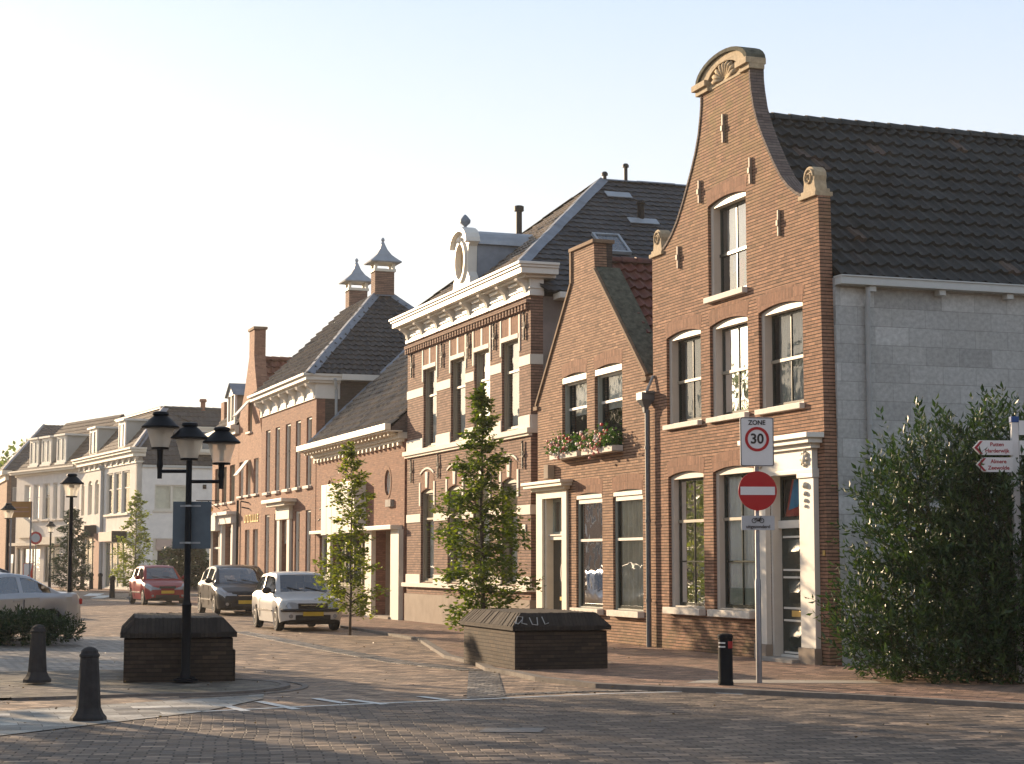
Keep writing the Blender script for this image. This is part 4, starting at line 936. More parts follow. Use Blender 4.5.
q = MB(); q.box(-53.8, -47.8, -.35, .1, 7.0, 7.15); q.box(-53.6, -47.8, -.15, .1, 6.8, 7.0); q.build('eaves_gutter', M['ivory_paint'], K_)
q = MB(); q.prism([(-50.1, 7.2), (-48.5, 7.2), (-48.5, 8.5), (-49.3, 8.95), (-50.1, 8.5)], -.05, .05, [[(-49.95, 7.4), (-49.36, 7.4), (-49.36, 8.45), (-49.95, 8.45)], [(-49.24, 7.4), (-48.65, 7.4), (-48.65, 8.45), (-49.24, 8.45)]]); DM = q.build('dormer', M['white_paint'], K_)
q = MB(); q.box(-50.05, -48.55, .055, 1.2, 7.25, 8.4); q.build('dormer_cheek', M['taupe_paint'], DM)
q = MB(); q.quad((-50.25, -.15, 8.42), (-49.3, -.15, 8.98), (-49.3, 1.5, 8.98), (-50.25, 1.5, 8.42)); q.quad((-48.35, -.15, 8.42), (-49.3, -.15, 8.98), (-49.3, 1.5, 8.98), (-48.35, 1.5, 8.42)); q.build('dormer_roof', M['lead_sheet'], DM)
q = MB(); q.box(-53.4, -52.7, .3, .9, 7.2, 8.5); q.build('chimney', M['brick_salmon'], K_)
q = MB(); q.box(-50.65, -50.4, -.15, 0, 0, 3.2); q.box(-48.3, -48.05, -.15, 0, 0, 3.2); q.box(-50.8, -47.95, -.25, 0, 3.2, 3.55); q.box(-50.95, -47.85, -.45, 0, 3.55, 3.68); q.box(-49.5, -49.35, .05, .15, .1, 3.1)
q.box(-53.4, -53.2, -.1, 0, 0, 3.0); q.box(-51.1, -50.9, -.1, 0, 0, 3.0); q.box(-53.5, -50.85, -.35, 0, 2.95, 3.6); q.box(-52.2, -52.1, .05, .15, .3, 2.9); q.box(-53.2, -51.1, .05, .15, 2.2, 2.28)
SF = q.build('shopfront', M['white_paint'], K_)
q = MB(); q.quad((-50.4, .12, .1), (-48.3, .12, .1), (-48.3, .12, 3.1), (-50.4, .12, 3.1)); q.quad((-53.2, .12, .3), (-51.1, .12, .3), (-51.1, .12, 2.9), (-53.2, .12, 2.9)); q.build('pane', M['glass'], SF)
q = MB(); q.box(-53.3, -48, 1.3, 1.35, 0, 3.4); q.box(-53.2, -51.1, .4, .42, .3, 1.6); q.build('shop_interior', M['curtain_warm'], SF)
rebase(K_, -47.78)
# hanging ring sign
RS = empty('hanging_sign', street(-51.2, -.1, 4.1), RZ, label='wrought iron ring sign hanging from a bracket on the last brick house', cat='sign')
q = MB(); q.tube([(0, 0, .1), (0, -1.0, .1)], .025, 6); q.tube([(0, 0, -.25), (0, -.5, .08)], .018, 6); split_build(q, 'bracket', M['iron_black'], RS)
q = MB(); pts = [(.0, -.75 + .34 * math.cos(t), -.5 + .34 * math.sin(t)) for t in [k * math.pi / 10 for k in range(21)]]; q.tube(pts, .04, 6); q.tube([(0, -.75, -.16), (0, -.75, .1)], .015, 5); q.ball((0, -.4, -.25), .13, 6); q.build('ring', M['brass'], RS)

# ================================================================== far houses across the junction
gO = Vector((-21.57, 105.57, 0)); gR = R(-64.0); GX = Vector((math.cos(gR), math.sin(gR), 0)); GY = Vector((-GX.y, GX.x, 0))
G_ = house('corner_house', 'pale stuccoed corner house with shopfronts, bracketed cornice and two dormers, behind the red car', org=gO, rz=gR)
arch_w = [(-13.95, -13.1), (-12.1, -11.0), (-10.3, -9.2)]; tri = [(-7.3, -5.6), (-5.4, -3.7), (-3.5, -1.6)]
holes = [opening(a, b, 4.6, 6.5, .25) for a, b in arch_w] + [opening(a, b, 4.5, 7.0) for a, b in tri] + [[(-13.6, .5), (-9.9, .5), (-9.9, 3.2), (-13.6, 3.2)], [(-7.4, .1), (-2.0, .1), (-2.0, 2.85), (-7.4, 2.85)]]
q = MB(); q.prism([(-14.5, 0), (0, 0), (0, 7.7), (-14.5, 7.7)], 0, .3, holes); q.build('facade_wall', M['white_stucco'], G_)
for a, b in arch_w: window(G_, a, b, 4.6, 6.5, rise=.25, rev=.08, fw=.1, fd=.14, frame=M['ivory_paint'], sash=M['ivory_paint'], meet=5.9, curtain=M['curtain_grey'])
for a, b in tri: window(G_, a, b, 4.5, 7.0, rev=.06, fw=.12, fd=.12, frame=M['white_paint'], sash=M['white_paint'], meet=6.0, sill=(.12, .14, .1))
def shopwin(H, x0, x1, z0, z1, n=2, fr='taupe_paint', lit='curtain_warm', y=.1):
    q = MB(); w_ = (x1 - x0) / n; q.prism([(x0, z0), (x1, z0), (x1, z1), (x0, z1)], y, y + .08, [[(x0 + w_ * k + .07, z0 + .08), (x0 + w_ * (k + 1) - .07, z0 + .08), (x0 + w_ * (k + 1) - .07, z1 - .08), (x0 + w_ * k + .07, z1 - .08)] for k in range(n)])
    W = q.build('shop_window', M[fr], H); q = MB(); q.quad((x0, y + .04, z0), (x1, y + .04, z0), (x1, y + .04, z1), (x0, y + .04, z1)); q.build('pane', M['glass'], W)
    q = MB(); q.box(x0, x1, y + .25, y + .27, z0, z0 + (z1 - z0) * .35); q.box(x0 + .2, x0 + .8, y + .3, y + .32, z0, z1 * .8); q.build('display', M[lit], W)
    q = MB(); q.box(x0 - .1, x1 + .1, y + 1.2, y + 1.25, z0 - .1, z1 + .1); q.build('room_lining', M['room_dark'], W); return W
shopwin(G_, -13.6, -9.9, .5, 3.2, 3); shopwin(G_, -7.4, -2.0, .1, 2.85, 4, 'greygreen_paint')
q = MB(); q.box(-13.9, -9.8, -.35, -.0, 3.2, 3.95); q.box(-7.6, -2.2, -.35, 0, 2.88, 3.45); split_build(q, 'shop_fascia', M['shop_pink'], G_)
q = MB(); q.box(-2.15, -2.0, -.9, -.05, 2.8, 3.45); q.box(-9.6, -9.45, -.8, -.05, 3.2, 3.9); split_build(q, 'projecting_sign', M['iron_black'], G_)
q = MB(); q.box(-9.4, -8.0, -.2, 0, 0, 3.4); q.build('brick_pier', M['pillar_red'], G_)
q = MB(); q.tube([(-7.95, -.1, .2), (-7.95, -.1, 7.3)], .1, 8); q.lathe([(.1, 7.2), (.22, 7.4), (.22, 7.55)], (-7.95, -.1, 0), 8); q.build('downpipe', M['pipe_light'], G_)
q = MB()
for z0_, z1_, p in ((7.35, 7.45, .08), (7.7, 7.95, .35), (7.95, 8.1, .5), (8.1, 8.2, .6)): q.box(-14.5, 0 + p, -p, .4, z0_, z1_)
CN = q.build('cornice', M['ivory_paint'], G_)
q = MB()
for k in range(11):
    x = -14.2 + k * 1.42; q.prism([(x - .45, 7.72), (x + .45, 7.72), (x, 7.4)], -.14, -.0)
split_build(q, 'frieze_ornament', M['white_paint'], CN)
q = MB(); q.prism([(.3, 0), (12, 0), (12, 7.15), (.3, 7.15)], -.3, 0, [[(1.05, 4.65), (3.1, 4.65), (3.1, 6.1), (1.05, 6.1)], [(1.0, .6), (4.4, .6), (4.4, 3.0), (1.0, 3.0)]], plane='yz'); q.prism([(0, 0), (.3, 0), (.3, 8), (0, 8)], -.3, 0, plane='yz'); q.build('side_wall', M['white_stucco'], G_)
q = MB(); q.prism([(1.05, 4.65), (3.1, 4.65), (3.1, 6.1), (1.05, 6.1)], -.16, -.06, [[(1.13, 4.73), (2.0, 4.73), (2.0, 6.02), (1.13, 6.02)], [(2.15, 4.73), (3.02, 4.73), (3.02, 6.02), (2.15, 6.02)]], plane='yz'); q.box(-.06, .08, .95, 3.2, 4.53, 4.65); W = q.build('window', M['ivory_paint'], G_)
q = MB(); q.box(-.13, -.12, 1.1, 3.05, 4.7, 6.05); q.build('pane', M['glass'], W); q = MB(); q.box(-.42, -.4, 1.0, 3.2, 4.6, 6.1); q.build('curtain', M['curtain_warm'], W)
q = MB(); q.prism([(1.0, .6), (4.4, .6), (4.4, 3.0), (1.0, 3.0)], -.2, -.08, [[(1.3, .9), (2.4, .9), (2.4, 2.3), (1.3, 2.3)], [(2.7, .9), (4.2, .9), (4.2, 2.8), (2.7, 2.8)]], plane='yz'); q.build('side_shopfront', M['ivory_paint'], G_)
q = MB(); q.box(-.4, -.38, .9, 4.5, .5, 3.1); q.build('display', M['room_dark'], G_); q = MB(); q.box(-.08, .06, 1.2, 2.4, 2.35, 2.95); split_build(q, 'shop_fascia', M['shop_pink'], G_)
q = MB(); q.box(-.05, .12, .3, 12, 7.1, 7.25); q.build('gutter', M['gutter_paint'], G_)
q = MB(); q.box(.0, .06, 3.9, 4.1, 5.9, 6.15); q.build('wall_vent', M['iron_black'], G_)
pk = (-2.6, 2.2, 10.75)
slope('roof', [(-14.5, .0, 8.2), (0, .0, 8.2), pk, (-13.9, 2.2, 10.75)], .3, .35, T_far, G_, seg=3, seed=30)
slope('roof', [(-14.5, 6.4, 8.2), (0, 6.4, 8.2), pk, (-13.9, 2.2, 10.75)], .3, .35, T_slate, G_, seg=3, seed=31)
slope('roof', [(.15, .3, 7.25), (.15, 12, 7.25), (-2.6, 12, 10.75), pk, (-.62, .3, 8.2)], .3, .35, T_slate, G_, seg=3, seed=32)
slope('roof', [(-14.55, -.2, 7.9), (-14.55, 5.6, 7.9), (-13.9, 2.2, 10.75)], .3, .35, T_slate, G_, seg=3, seed=33)
ridge_caps(G_, (-13.9, 2.2, 10.78), (-2.6, 2.2, 10.78), .16, .5, T_slate); ridge_caps(G_, (-2.6, 2.2, 10.78), (-2.6, 12, 10.78), .14, .5, T_slate)
flash('hip_lead', [(-.35, -.05, 8.25), pk], .3, M['lead_sheet'], G_, lift=.1)
def dormer(H, x0, x1, z0, z1, depth, y=.2, fr='white_paint', ck='grey_stucco', n=2):
    q = MB(); w_ = (x1 - x0) / n
    q.prism([(x0, z0), (x1, z0), (x1, z1), (x0, z1)], y, y + .1, [[(x0 + w_ * k + .14, z0 + .25), (x0 + w_ * (k + 1) - .12, z0 + .25), (x0 + w_ * (k + 1) - .12, z1 - .2), (x0 + w_ * k + .14, z1 - .2)] for k in range(n)])
    q.box(x0 - .15, x1 + .15, y - .15, y + depth, z1, z1 + .12); q.box(x0 - .08, x1 + .08, y - .1, y + .1, z0 - .05, z0 + .08)
    Dm = q.build('dormer', M[fr], H); q = MB(); q.box(x0 + .03, x1 - .03, y + .101, y + depth, z0 - .2, z1 - .002); q.build('dormer_cheek', M[ck], Dm)
    q = MB(); q.quad((x0 + .05, y + .05, z0 + .05), (x1 - .05, y + .05, z0 + .05), (x1 - .05, y + .05, z1 - .1), (x0 + .05, y + .05, z1 - .1)); q.build('pane', M['glass_sky'], Dm)
dormer(G_, -12.85, -10.9, 8.25, 10.05, 1.9); dormer(G_, -5.35, -3.75, 8.3, 10.05, 1.9)
q = MB(); q.box(.3, .42, 3.5, 4.6, 8.0, 9.4); q.box(-.9, .5, 3.4, 4.7, 9.4, 9.5); q.box(-.9, .3, 3.55, 4.55, 7.9, 9.4); Dm = q.build('dormer', M['ivory_paint'], G_)
q = MB(); q.box(.42, .43, 3.7, 4.4, 8.2, 9.2); q.build('pane', M['skylight_pane'], Dm)
for (y, x) in ((4.6, -2.6), (9.5, -2.6)):
    q = MB(); q.lathe([(.15, 10.7), (.15, 11.2), (.24, 11.25), (.2, 11.4)], (x, y, 0), 8); q.build('flue_pipe', M['terracotta'], G_)

# house H, to the left of the corner house
hO = Vector((-27.92, 118.6, 0)); hR = R(-54.57)
H_ = house('dormered_house', 'cream stucco house with three white dormers, left of the pale corner house', org=hO, rz=hR)
hw = [(-9.8, -8.7), (-8.1, -7.0), (-6.4, -5.1), (-4.55, -3.8), (-3.3, -2.5)]
holes = [opening(a, b, 4.5, 6.9) for a, b in hw] + [[(-9.9, .4), (-6.6, .4), (-6.6, 2.6), (-9.9, 2.6)], [(-5.9, .3), (-3.2, .3), (-3.2, 2.7), (-5.9, 2.7)], [(-11.0, .4), (-10.2, .4), (-10.2, 2.6), (-11.0, 2.6)]]
q = MB(); q.prism([(-11.3, -1), (-.0, -1), (-.0, 7.5), (-11.3, 7.5)], 0, .3, holes); q.build('facade_wall', M['white_stucco'], H_)
for a, b in hw: window(H_, a, b, 4.5, 6.9, rev=.08, fw=.12, fd=.14, frame=M['white_paint'], sash=M['white_paint'], meet=6.0, sill=(.12, .14, .1), blind=(M['curtain_white'], .3))
shopwin(H_, -9.9, -6.6, .4, 2.6, 2); shopwin(H_, -5.9, -3.2, .3, 2.7, 2); shopwin(H_, -11.0, -10.2, .4, 2.6, 1)
q = MB(); q.box(-11.4, -6.2, -.4, 0, 2.75, 2.95); q.box(-6.2, -2.8, -.5, 0, 2.8, 3.3)
q.prism([(-10.6, 3.3), (-7.0, 3.3), (-8.2, 4.3), (-9.2, 4.6), (-10.6, 4.6)], -.2, 0); split_build(q, 'canopy', M['ivory_paint'], H_)
q = MB()
for z0_, z1_, p in ((7.5, 7.65, .1), (7.65, 7.8, .4), (7.8, 7.9, .5)): q.box(-11.3 - p, 0, -p, .4, z0_, z1_)
q.build('cornice', M['ivory_paint'], H_)
slope('roof', [(-11.6, .0, 7.9), (0, .0, 7.9), (-.0, 2.9, 11.3), (-9.8, 2.9, 11.3)], .3, .35, T_far, H_, seg=3, seed=34)
slope('roof', [(-11.6, 7, 7.9), (0, 7, 7.9), (-.0, 2.9, 11.3), (-9.8, 2.9, 11.3)], .3, .35, T_far, H_, seg=3, seed=35)
slope('roof', [(-11.6, .0, 7.9), (-11.6, 7, 7.9), (-9.8, 2.9, 11.3)], .3, .35, T_slate, H_, seg=3, seed=36)
for a, b in ((-9.5, -7.9), (-7.3, -5.6), (-4.6, -3.0)): dormer(H_, a, b, 8.15, 10.0, 2.0)
q = MB(); q.prism([(.3, 0), (7, 0), (7, 8), (.3, 8)], -11.3, -11.0, plane='yz'); q.build('side_wall', M['brick_dark'], H_)

# house I, at the left edge
iO = Vector((-36.3, 132.0, 0))
I_ = house('dark_roofed_house', 'brown brick house with a big dark hipped roof at the left edge of the picture', org=iO)
q = MB(); q.prism([(-9, 0), (0, 0), (0, 7.9), (-9, 7.9)], 0, .3); q.build('facade_wall', M['brick_orange'], I_)
q = MB(); q.prism([(.3, 0), (8, 0), (8, 7.9), (.3, 7.9)], -.3, 0, [[(.4, 6.0), (.8, 6.0), (.8, 7.0), (.4, 7.0)], [(.4, .8), (.8, .8), (.8, 2.2), (.4, 2.2)]], plane='yz'); q.box(-9, 0, 8, 8.3, 0, 7.9); q.build('side_wall', M['brick_side_grey'], I_)
q = MB(); q.prism([(.4, 6.0), (.8, 6.0), (.8, 7.0), (.4, 7.0)], -.1, .02, [[(.45, 6.05), (.75, 6.05), (.75, 6.95), (.45, 6.95)]], plane='yz'); W = q.build('window', M['white_paint'], I_)
q = MB(); q.box(-.06, -.05, .42, .78, 6.0, 7.0); q.build('pane', M['curtain_grey'], W)
q = MB(); q.box(-9.4, .4, -.4, .3, 7.9, 8.2); q.box(-.1, .4, .3, 8, 8.0, 8.15); q.box(-9, .15, -.15, .1, 7.5, 7.9); q.build('cornice', M['ivory_paint'], I_)
ti = (-5.0, 2.9, 11.9)
slope('roof', [(-9.4, -.3, 8.2), (.35, -.3, 8.2), ti, (-6.4, 2.9, 11.9)], .3, .35, T_slate, I_, seg=3, seed=37)
slope('roof', [(.35, -.3, 8.2), (.35, 8, 8.2), (-5.0, 8, 11.9), ti], .3, .35, T_slate, I_, seg=3, seed=38)
slope('roof', [(-9.4, -.3, 8.2), (-9.4, 8, 8.2), (-6.4, 2.9, 11.9)], .3, .35, T_slate, I_, seg=3, seed=39)
flash('hip_lead', [(.35, -.3, 8.25), ti], .12, M['lead_sheet'], I_, lift=.08)
q = MB(); q.T = Matrix.Translation((-5.6, .75, 9.35)) @ Matrix.Rotation(math.atan(3.7 / 3.2), 4, 'X'); q.box(-.9, .9, -.2, .2, .05, .12); q.build('skylight', M['white_paint'], I_)
# ================================================================== ground
paving('paving_road', (.20, .15, .108), (.135, .103, .077), (.022, .018, .015), .23, .125, .022, ang=-8, patch=(.19, .155, .115), pamt=.3, bmp=1.)
paving('paving_street', (.34, .24, .16), (.24, .17, .115), (.045, .035, .026), .24, .13, .018, ang=20, patch=(.27, .21, .15), pamt=.5, bmp=.7)
paving('paving_walk', (.29, .175, .12), (.215, .13, .09), (.06, .042, .032), .21, .10, .011, ang=19.5, patch=(.25, .19, .13), pamt=.5, bmp=.5)
paving('paving_cobble', (.20, .18, .15), (.13, .118, .10), (.03, .027, .022), .18, .15, .03, ang=12, patch=(.25, .22, .18), pamt=.5, bmp=1., rough=.55)
paving('paving_slab', (.34, .33, .29), (.27, .26, .235), (.06, .058, .05), .45, .3, .014, ang=-18, patch=(.24, .23, .2), pamt=.4, bmp=.3)
paving('paving_island', (.17, .145, .115), (.13, .11, .09), (.06, .05, .04), .21, .10, .010, ang=12, patch=(.13, .12, .07), pamt=.6, bmp=.6)
plain('kerb_stone', (.17, .15, .13), .85, var=.25, scale=5, bmp=.3)
plain('line_paint', (.66, .65, .60), .7, var=.25, scale=7)
plain('light_slab', (.42, .37, .30), .8, var=.15, scale=3)
plain('iron_lid', (.20, .185, .165), .7, var=.3, scale=12, bmp=.3)
plain('far_ground', (.12, .11, .09), .95, var=.2, scale=.05)
def wp(px, py, Y):
    """a picture position at distance Y as a point in the place (used once to survey positions)"""
    x = (px - 512) / FPX; y = (382 - py) / FPX; c, s = math.cos(PITCH), math.sin(PITCH); t = Y / (c - y * s)
    return Vector((x * t, Y, CH + (s + y * c) * t))
def sheet(name, pts, z, mat, kind='structure', parent=None):
    q = MB(); q.prism(pts, z - .15 if z > .03 else z - .002, z, plane='xy') if z > .03 else q.poly([(p[0], p[1], z) for p in pts])
    o = q.build(name, mat, parent); tag(o, kind=kind); return o
q = MB(); q.poly([(-1500, -300, -.012), (1500, -300, -.012), (1500, 2500, -.012), (-1500, 2500, -.012)]); tag(q.build('ground', M['far_ground']), kind='structure')
sheet('street', [(-60, -10), (60, -10), (60, 140), (-60, 140)], 0, M['paving_street'])
road = [(-40, 8), (-8.5, 15.6), (-4.85, 17.63), (-3.43, 20.41), (.1, 22.64), (2.44, 24.0), (2.63, 23.42), (4.09, 22.40), (5.77, 20.9), (12, 15.5), (30, 2), (30, -8), (-40, -8)]
sheet('road', road, .004, M['paving_road'])
# raised pavement on the right
kerb = [(-.5, 29.5), (-.33, 28.1), (.03, 27.2), (.39, 25.85), (1.16, 24.42), (1.9, 23.85), (2.63, 23.5), (4.09, 22.47), (5.77, 20.96), (12, 15.6), (30, 2)]
walk = kerb + [(40, 20), (30, 42)] + [tuple(street(5, 3)[:2]), tuple(street(-3, 3)[:2]), tuple(street(-60, 3)[:2]), tuple(street(-60, -2.6)[:2]), tuple(street(-22, -2.6)[:2]), tuple(street(-12, -3.0)[:2]), tuple(street(-5, -4.6)[:2])]
sheet('pavement', walk, .05, M['paving_walk'])
def strip(name, pts, w, z0, z1, mat, off=0):
    q = MB(); n = len(pts); L = []; Rr = []
    for i, p in enumerate(pts):
        a = Vector(pts[max(i - 1, 0)]); b = Vector(pts[min(i + 1, n - 1)]); d = (b - a).normalized(); nn = Vector((-d.y, d.x)); P_ = Vector(p)
        L.append(P_ + nn * (w / 2 + off)); Rr.append(P_ - nn * (w / 2 - off))
    for i in range(n - 1):
        c = [L[i], Rr[i], Rr[i + 1], L[i + 1]]
        q.poly([(p.x, p.y, z1) for p in c]); q.quad((c[0].x, c[0].y, z0), (c[3].x, c[3].y, z0), (c[3].x, c[3].y, z1), (c[0].x, c[0].y, z1)); q.quad((c[1].x, c[1].y, z0), (c[2].x, c[2].y, z0), (c[2].x, c[2].y, z1), (c[1].x, c[1].y, z1))
    o = q.build(name, mat, recalc=True); tag(o, kind='structure'); return o
kk = []
for i in range(len(kerb) - 1):
    a, b = Vector(kerb[i]), Vector(kerb[i + 1]); m_ = max(1, int((b - a).length / .9))
    for k in range(m_): kk.append(tuple(a.lerp(b, k / m_)))
kk.append(kerb[-1])
strip('kerb', kk, .16, -.05, .062, M['kerb_stone'])
strip('kerb', [tuple(street(x, -2.62)[:2]) for x in (-60, -40, -30, -22)] + [tuple(street(-12, -3.02)[:2]), tuple(street(-5, -4.62)[:2]), (-.45, 29.6)], .14, -.05, .056, M['kerb_stone'])
# pale slab patches and drain strips on the pavement
sheet('pavement_slabs', [tuple(wp(686, 690, 24.6)[:2]), (1.75, 24.75), (2.3, 24.6), (4.9, 24.6), (4.9, 25.1), (2.6, 25.3)], .056, M['light_slab'])
sheet('cobble_strip', [(-.66, 28.2), (-.22, 28.2), (-.08, 22.75), (-.55, 22.5)], .008, M['paving_cobble'])
strip('gutter_strip', [(-6.5, 44), (-3.5, 35.2), (-1.85, 30.6), (-.6, 28.3)], .42, -.05, .009, M['paving_cobble'])
strip('gutter_strip', [(-.55, 22.9), (.9, 23.7), (2.2, 23.95)], .22, -.05, .010, M['paving_cobble'])
sheet('cobble_yard', [(-16, 24.2), (-5.3, 24.4), (-5.2, 28.5), (-6.2, 33), (-7.5, 38), (-8.4, 41), (-16, 41)], .006, M['paving_cobble'])
sheet('slab_band', [(-9.5, 17.6), (-5.66, 20.54), (-3.87, 22.31), (-3.1, 23.2), (-3.0, 22.4), (-3.43, 20.43), (-4.87, 17.66), (-8.5, 15.62)], .010, M['paving_slab'])
isl = [(-9.6, 21.6), (-6.0, 22.3), (-4.6, 23.0)] + [(-4.35 + 1.32 * math.cos(t), 24.45 + 1.4 * math.sin(t)) for t in [R(-75 + 15 * k) for k in range(11)]] + [(-4.6, 28.5), (-9.6, 27)]
sheet('island', isl, .028, M['paving_island'])
strip('kerb', [(-6.0, 22.24), (-4.6, 22.95)] + [(-4.35 + 1.36 * math.cos(t), 24.45 + 1.44 * math.sin(t)) for t in [R(-75 + 10 * k) for k in range(16)]], .12, -.02, .036, M['kerb_stone'])
strip('kerb', [(-4.35 + 1.62 * math.cos(t), 24.45 + 1.75 * math.sin(t)) for t in [R(-80 + 10 * k) for k in range(17)]], .08, -.02, .014, M['kerb_stone'])
# painted line with its ticks
strip('road_line', [(-3.5, 20.5), (-2.2, 21.35), (-.9, 22.1), (.1, 22.68), (1.2, 23.32), (2.3, 23.72), (2.9, 23.2)], .075, .003, .009, M['line_paint'])
tk = MB()
for (a, b) in (((225, 706), (246, 712)), ((259, 702), (297, 710)), ((315, 699), (345, 704)), ((348, 700), (385, 705)), ((420, 697), (450, 701))):
    pts = []
    for (px, py) in (a, b):
        x = (px - 512) / FPX; y = (382 - py) / FPX; c, s = math.cos(PITCH), math.sin(PITCH); t = -CH / (s + y * c); pts.append(Vector((x * t, (c - y * s) * t)))
    d = (pts[1] - pts[0]).normalized(); n_ = Vector((-d.y, d.x)) * .06
    tk.poly([(p.x, p.y, .0095) for p in (pts[0] + n_, pts[1] + n_, pts[1] - n_, pts[0] - n_)])
tag(tk.build('road_ticks', M['line_paint'], recalc=False), kind='structure')
sheet('drain_cover', [(-.33, 18.02), (.27, 18.02), (.34, 18.5), (-.26, 18.5)], .010, M['iron_lid'])
# far side pavement with crossing marks
far = [gO + GX * a + GY * b for a, b in ((-16, 0), (1.8, 0), (6.5, 4), (6.5, -2.4), (2.5, -2.6), (-16, -2.4))]
sheet('pavement', [tuple(p[:2]) for p in far], .05, M['paving_walk'])
sheet('crossing_marks', [(-19.2, 84), (-18.6, 84), (-19.6, 91), (-20.3, 91)], .008, M['line_paint']); sheet('crossing_marks', [(-17.6, 84), (-16.9, 84), (-17.8, 91), (-18.5, 91)], .008, M['line_paint'])
sheet('crossing_marks', [(-20.9, 90), (-20.2, 90), (-21.4, 97), (-22.2, 97)], .008, M['line_paint'])

# ================================================================== brick monuments
def monument(x, y, rot, label, graf=False, W_=1.5, L_=2.9):
    E = empty('brick_monument', (x, y, 0), rot, label=label, cat='brick block', group='brick blocks with sloping caps')
    q = MB(); q.box(.02, W_ - .02, .02, L_ - .02, 0, .62); q.box(W_ - .02, W_ + .02, .1, .5, 0, .45); q.build('brick_body', M['brick_monument'], E, bevel=.012)
    q = MB(); o = .03; z0, z1, z2 = .63, .69, .885; i_ = .15
    a = [(-o, -o), (W_ + o, -o), (W_ + o, L_ + o), (-o, L_ + o)]; b = [(i_, i_), (W_ - i_, i_), (W_ - i_, L_ - i_), (i_, L_ - i_)]
    A1 = [(p[0], p[1], z0) for p in a]; A2 = [(p[0], p[1], z1) for p in a]; B = [(p[0], p[1], z2) for p in b]
    for k in range(4):
        q.quad(A1[k], A1[(k + 1) % 4], A2[(k + 1) % 4], A2[k])
    # sloping faces laid with bricks on edge: subdivided into uneven courses
    rg = random.Random(int(x * 10))
    for k in range(4):
        p, r_ = Vector(A2[k]), Vector(A2[(k + 1) % 4]); s_, t_ = Vector(B[k]), Vector(B[(k + 1) % 4]); n = int((r_ - p).length / .058)
        for j in range(n):
            u0, u1 = j / n, (j + 1) / n; h = rg.uniform(-.007, .009)
            v = [p.lerp(r_, u0), p.lerp(r_, u1), s_.lerp(t_, u1), s_.lerp(t_, u0)]; v = [w_ + Vector((0, 0, h)) for w_ in v]; v[0] = v[0] + (v[3] - v[0]) * -.012; v[1] = v[1] + (v[2] - v[1]) * -.012
            q.quad(*v); q.quad(v[1], v[2], v[2] - Vector((0, 0, .02)), v[1] - Vector((0, 0, .02))); q.quad(v[0], v[3], v[3] - Vector((0, 0, .02)), v[0] - Vector((0, 0, .02)))
            q.quad(v[0], v[1], v[1] - Vector((0, 0, .02)), v[0] - Vector((0, 0, .02)))
    q.poly(B); q.poly(A1); C1 = q.build('sloping_cap', M['brick_monument_cap'], E, recalc=False)
    if graf:
        g = MB(); plain('spray_paint', (.42, .42, .40), .7, var=.2)
        def on(u, v): # front slope
            return Vector((u, -o + (i_ + o) * v - .012, z1 + (z2 - z1) * v + .012))
        for st in ([(.02, .15), (.08, .7), (.16, .65), (.12, .2), (.2, .1)], [(.26, .6), (.28, .1), (.36, .05), (.38, .6)], [(.46, .65), (.48, .1), (.54, .2)], [(.0, .3), (.06, .15), (.14, .45)]): g.tube([on(*p) for p in st], .008, 5)
        g.build('graffiti', M['spray_paint'], C1)
monument(-5.26, 25.0, math.atan2(.2, .98), 'dark brick block with a sloping cap, behind the three-armed street lamp')
monument(.03, 27.6, R(17), 'brick block with pale graffiti on its sloping cap, before the leafy young tree', True)

# ================================================================== bollards
plain('bollard_stone', (.035, .032, .03), .85, var=.3, scale=9, bmp=.4)
plain('black_plastic', (.008, .008, .009), .8, var=.2, spec=.2); plain('reflector_red', (.35, .02, .02), .3); plain('reflector_white', (.7, .7, .68), .3)
sb = []
for (x, y, h, lab) in ((-4.42, 19.39, .76, 'stone bollard on the pale slab band, the nearer and taller of the two stone bollards'), (-6.35, 24.81, .74, 'stone bollard in front of the low hedge, the farther of the two stone bollards')):
    if not sb:
        E = empty('stone_bollard', (x, y, .0), .2, label=lab, cat='bollard', group='stone bollards')
        q = MB(); q.lathe([(.19, 0), (.19, .04), (.155, .08), (.128, .14), (.098, .60), (.095, .66), (.106, .665), (.106, .685), (.09, .70), (.085, .73), (.055, .755), (.02, .768)], (0, 0, 0), 10); q.build('shaft', M['bollard_stone'], E, bevel=.006); sb.append(E)
    else:
        E = copy_tree(sb[0]); E.location = (x, y, .05); E['label'] = lab; E.rotation_euler.z = .5; sb.append(E)
E = empty('black_bollard', (2.79, 24.23, .05), .1, label='black bollard with red and white reflectors, on the pavement beside the no-entry sign post', cat='bollard')
q = MB(); q.lathe([(.105, 0), (.105, .04), (.098, .05), (.095, .6), (.105, .61), (.105, .64), (.09, .66), (.04, .67)], (0, 0, 0), 14); q.build('post', M['black_plastic'], E, smooth=True, angle=35)
for z in (.49, .54):
    q = MB(); q.prism([(.098 * math.cos(t), .098 * math.sin(t)) for t in [R(-165 + 9 * k) for k in range(8)]] + [(.09 * math.cos(t), .09 * math.sin(t)) for t in [R(-165 + 9 * k) for k in range(7, -1, -1)]], z, z + .018, plane='xy'); q.build('white_band', M['reflector_white'], E)
q = MB(); q.prism([(.099 * math.cos(t), .099 * math.sin(t)) for t in [R(-80 + 9 * k) for k in range(7)]] + [(.09 * math.cos(t), .09 * math.sin(t)) for t in [R(-80 + 9 * k) for k in range(6, -1, -1)]], .48, .57, plane='xy'); q.build('red_reflector', M['reflector_red'], E)
first = None
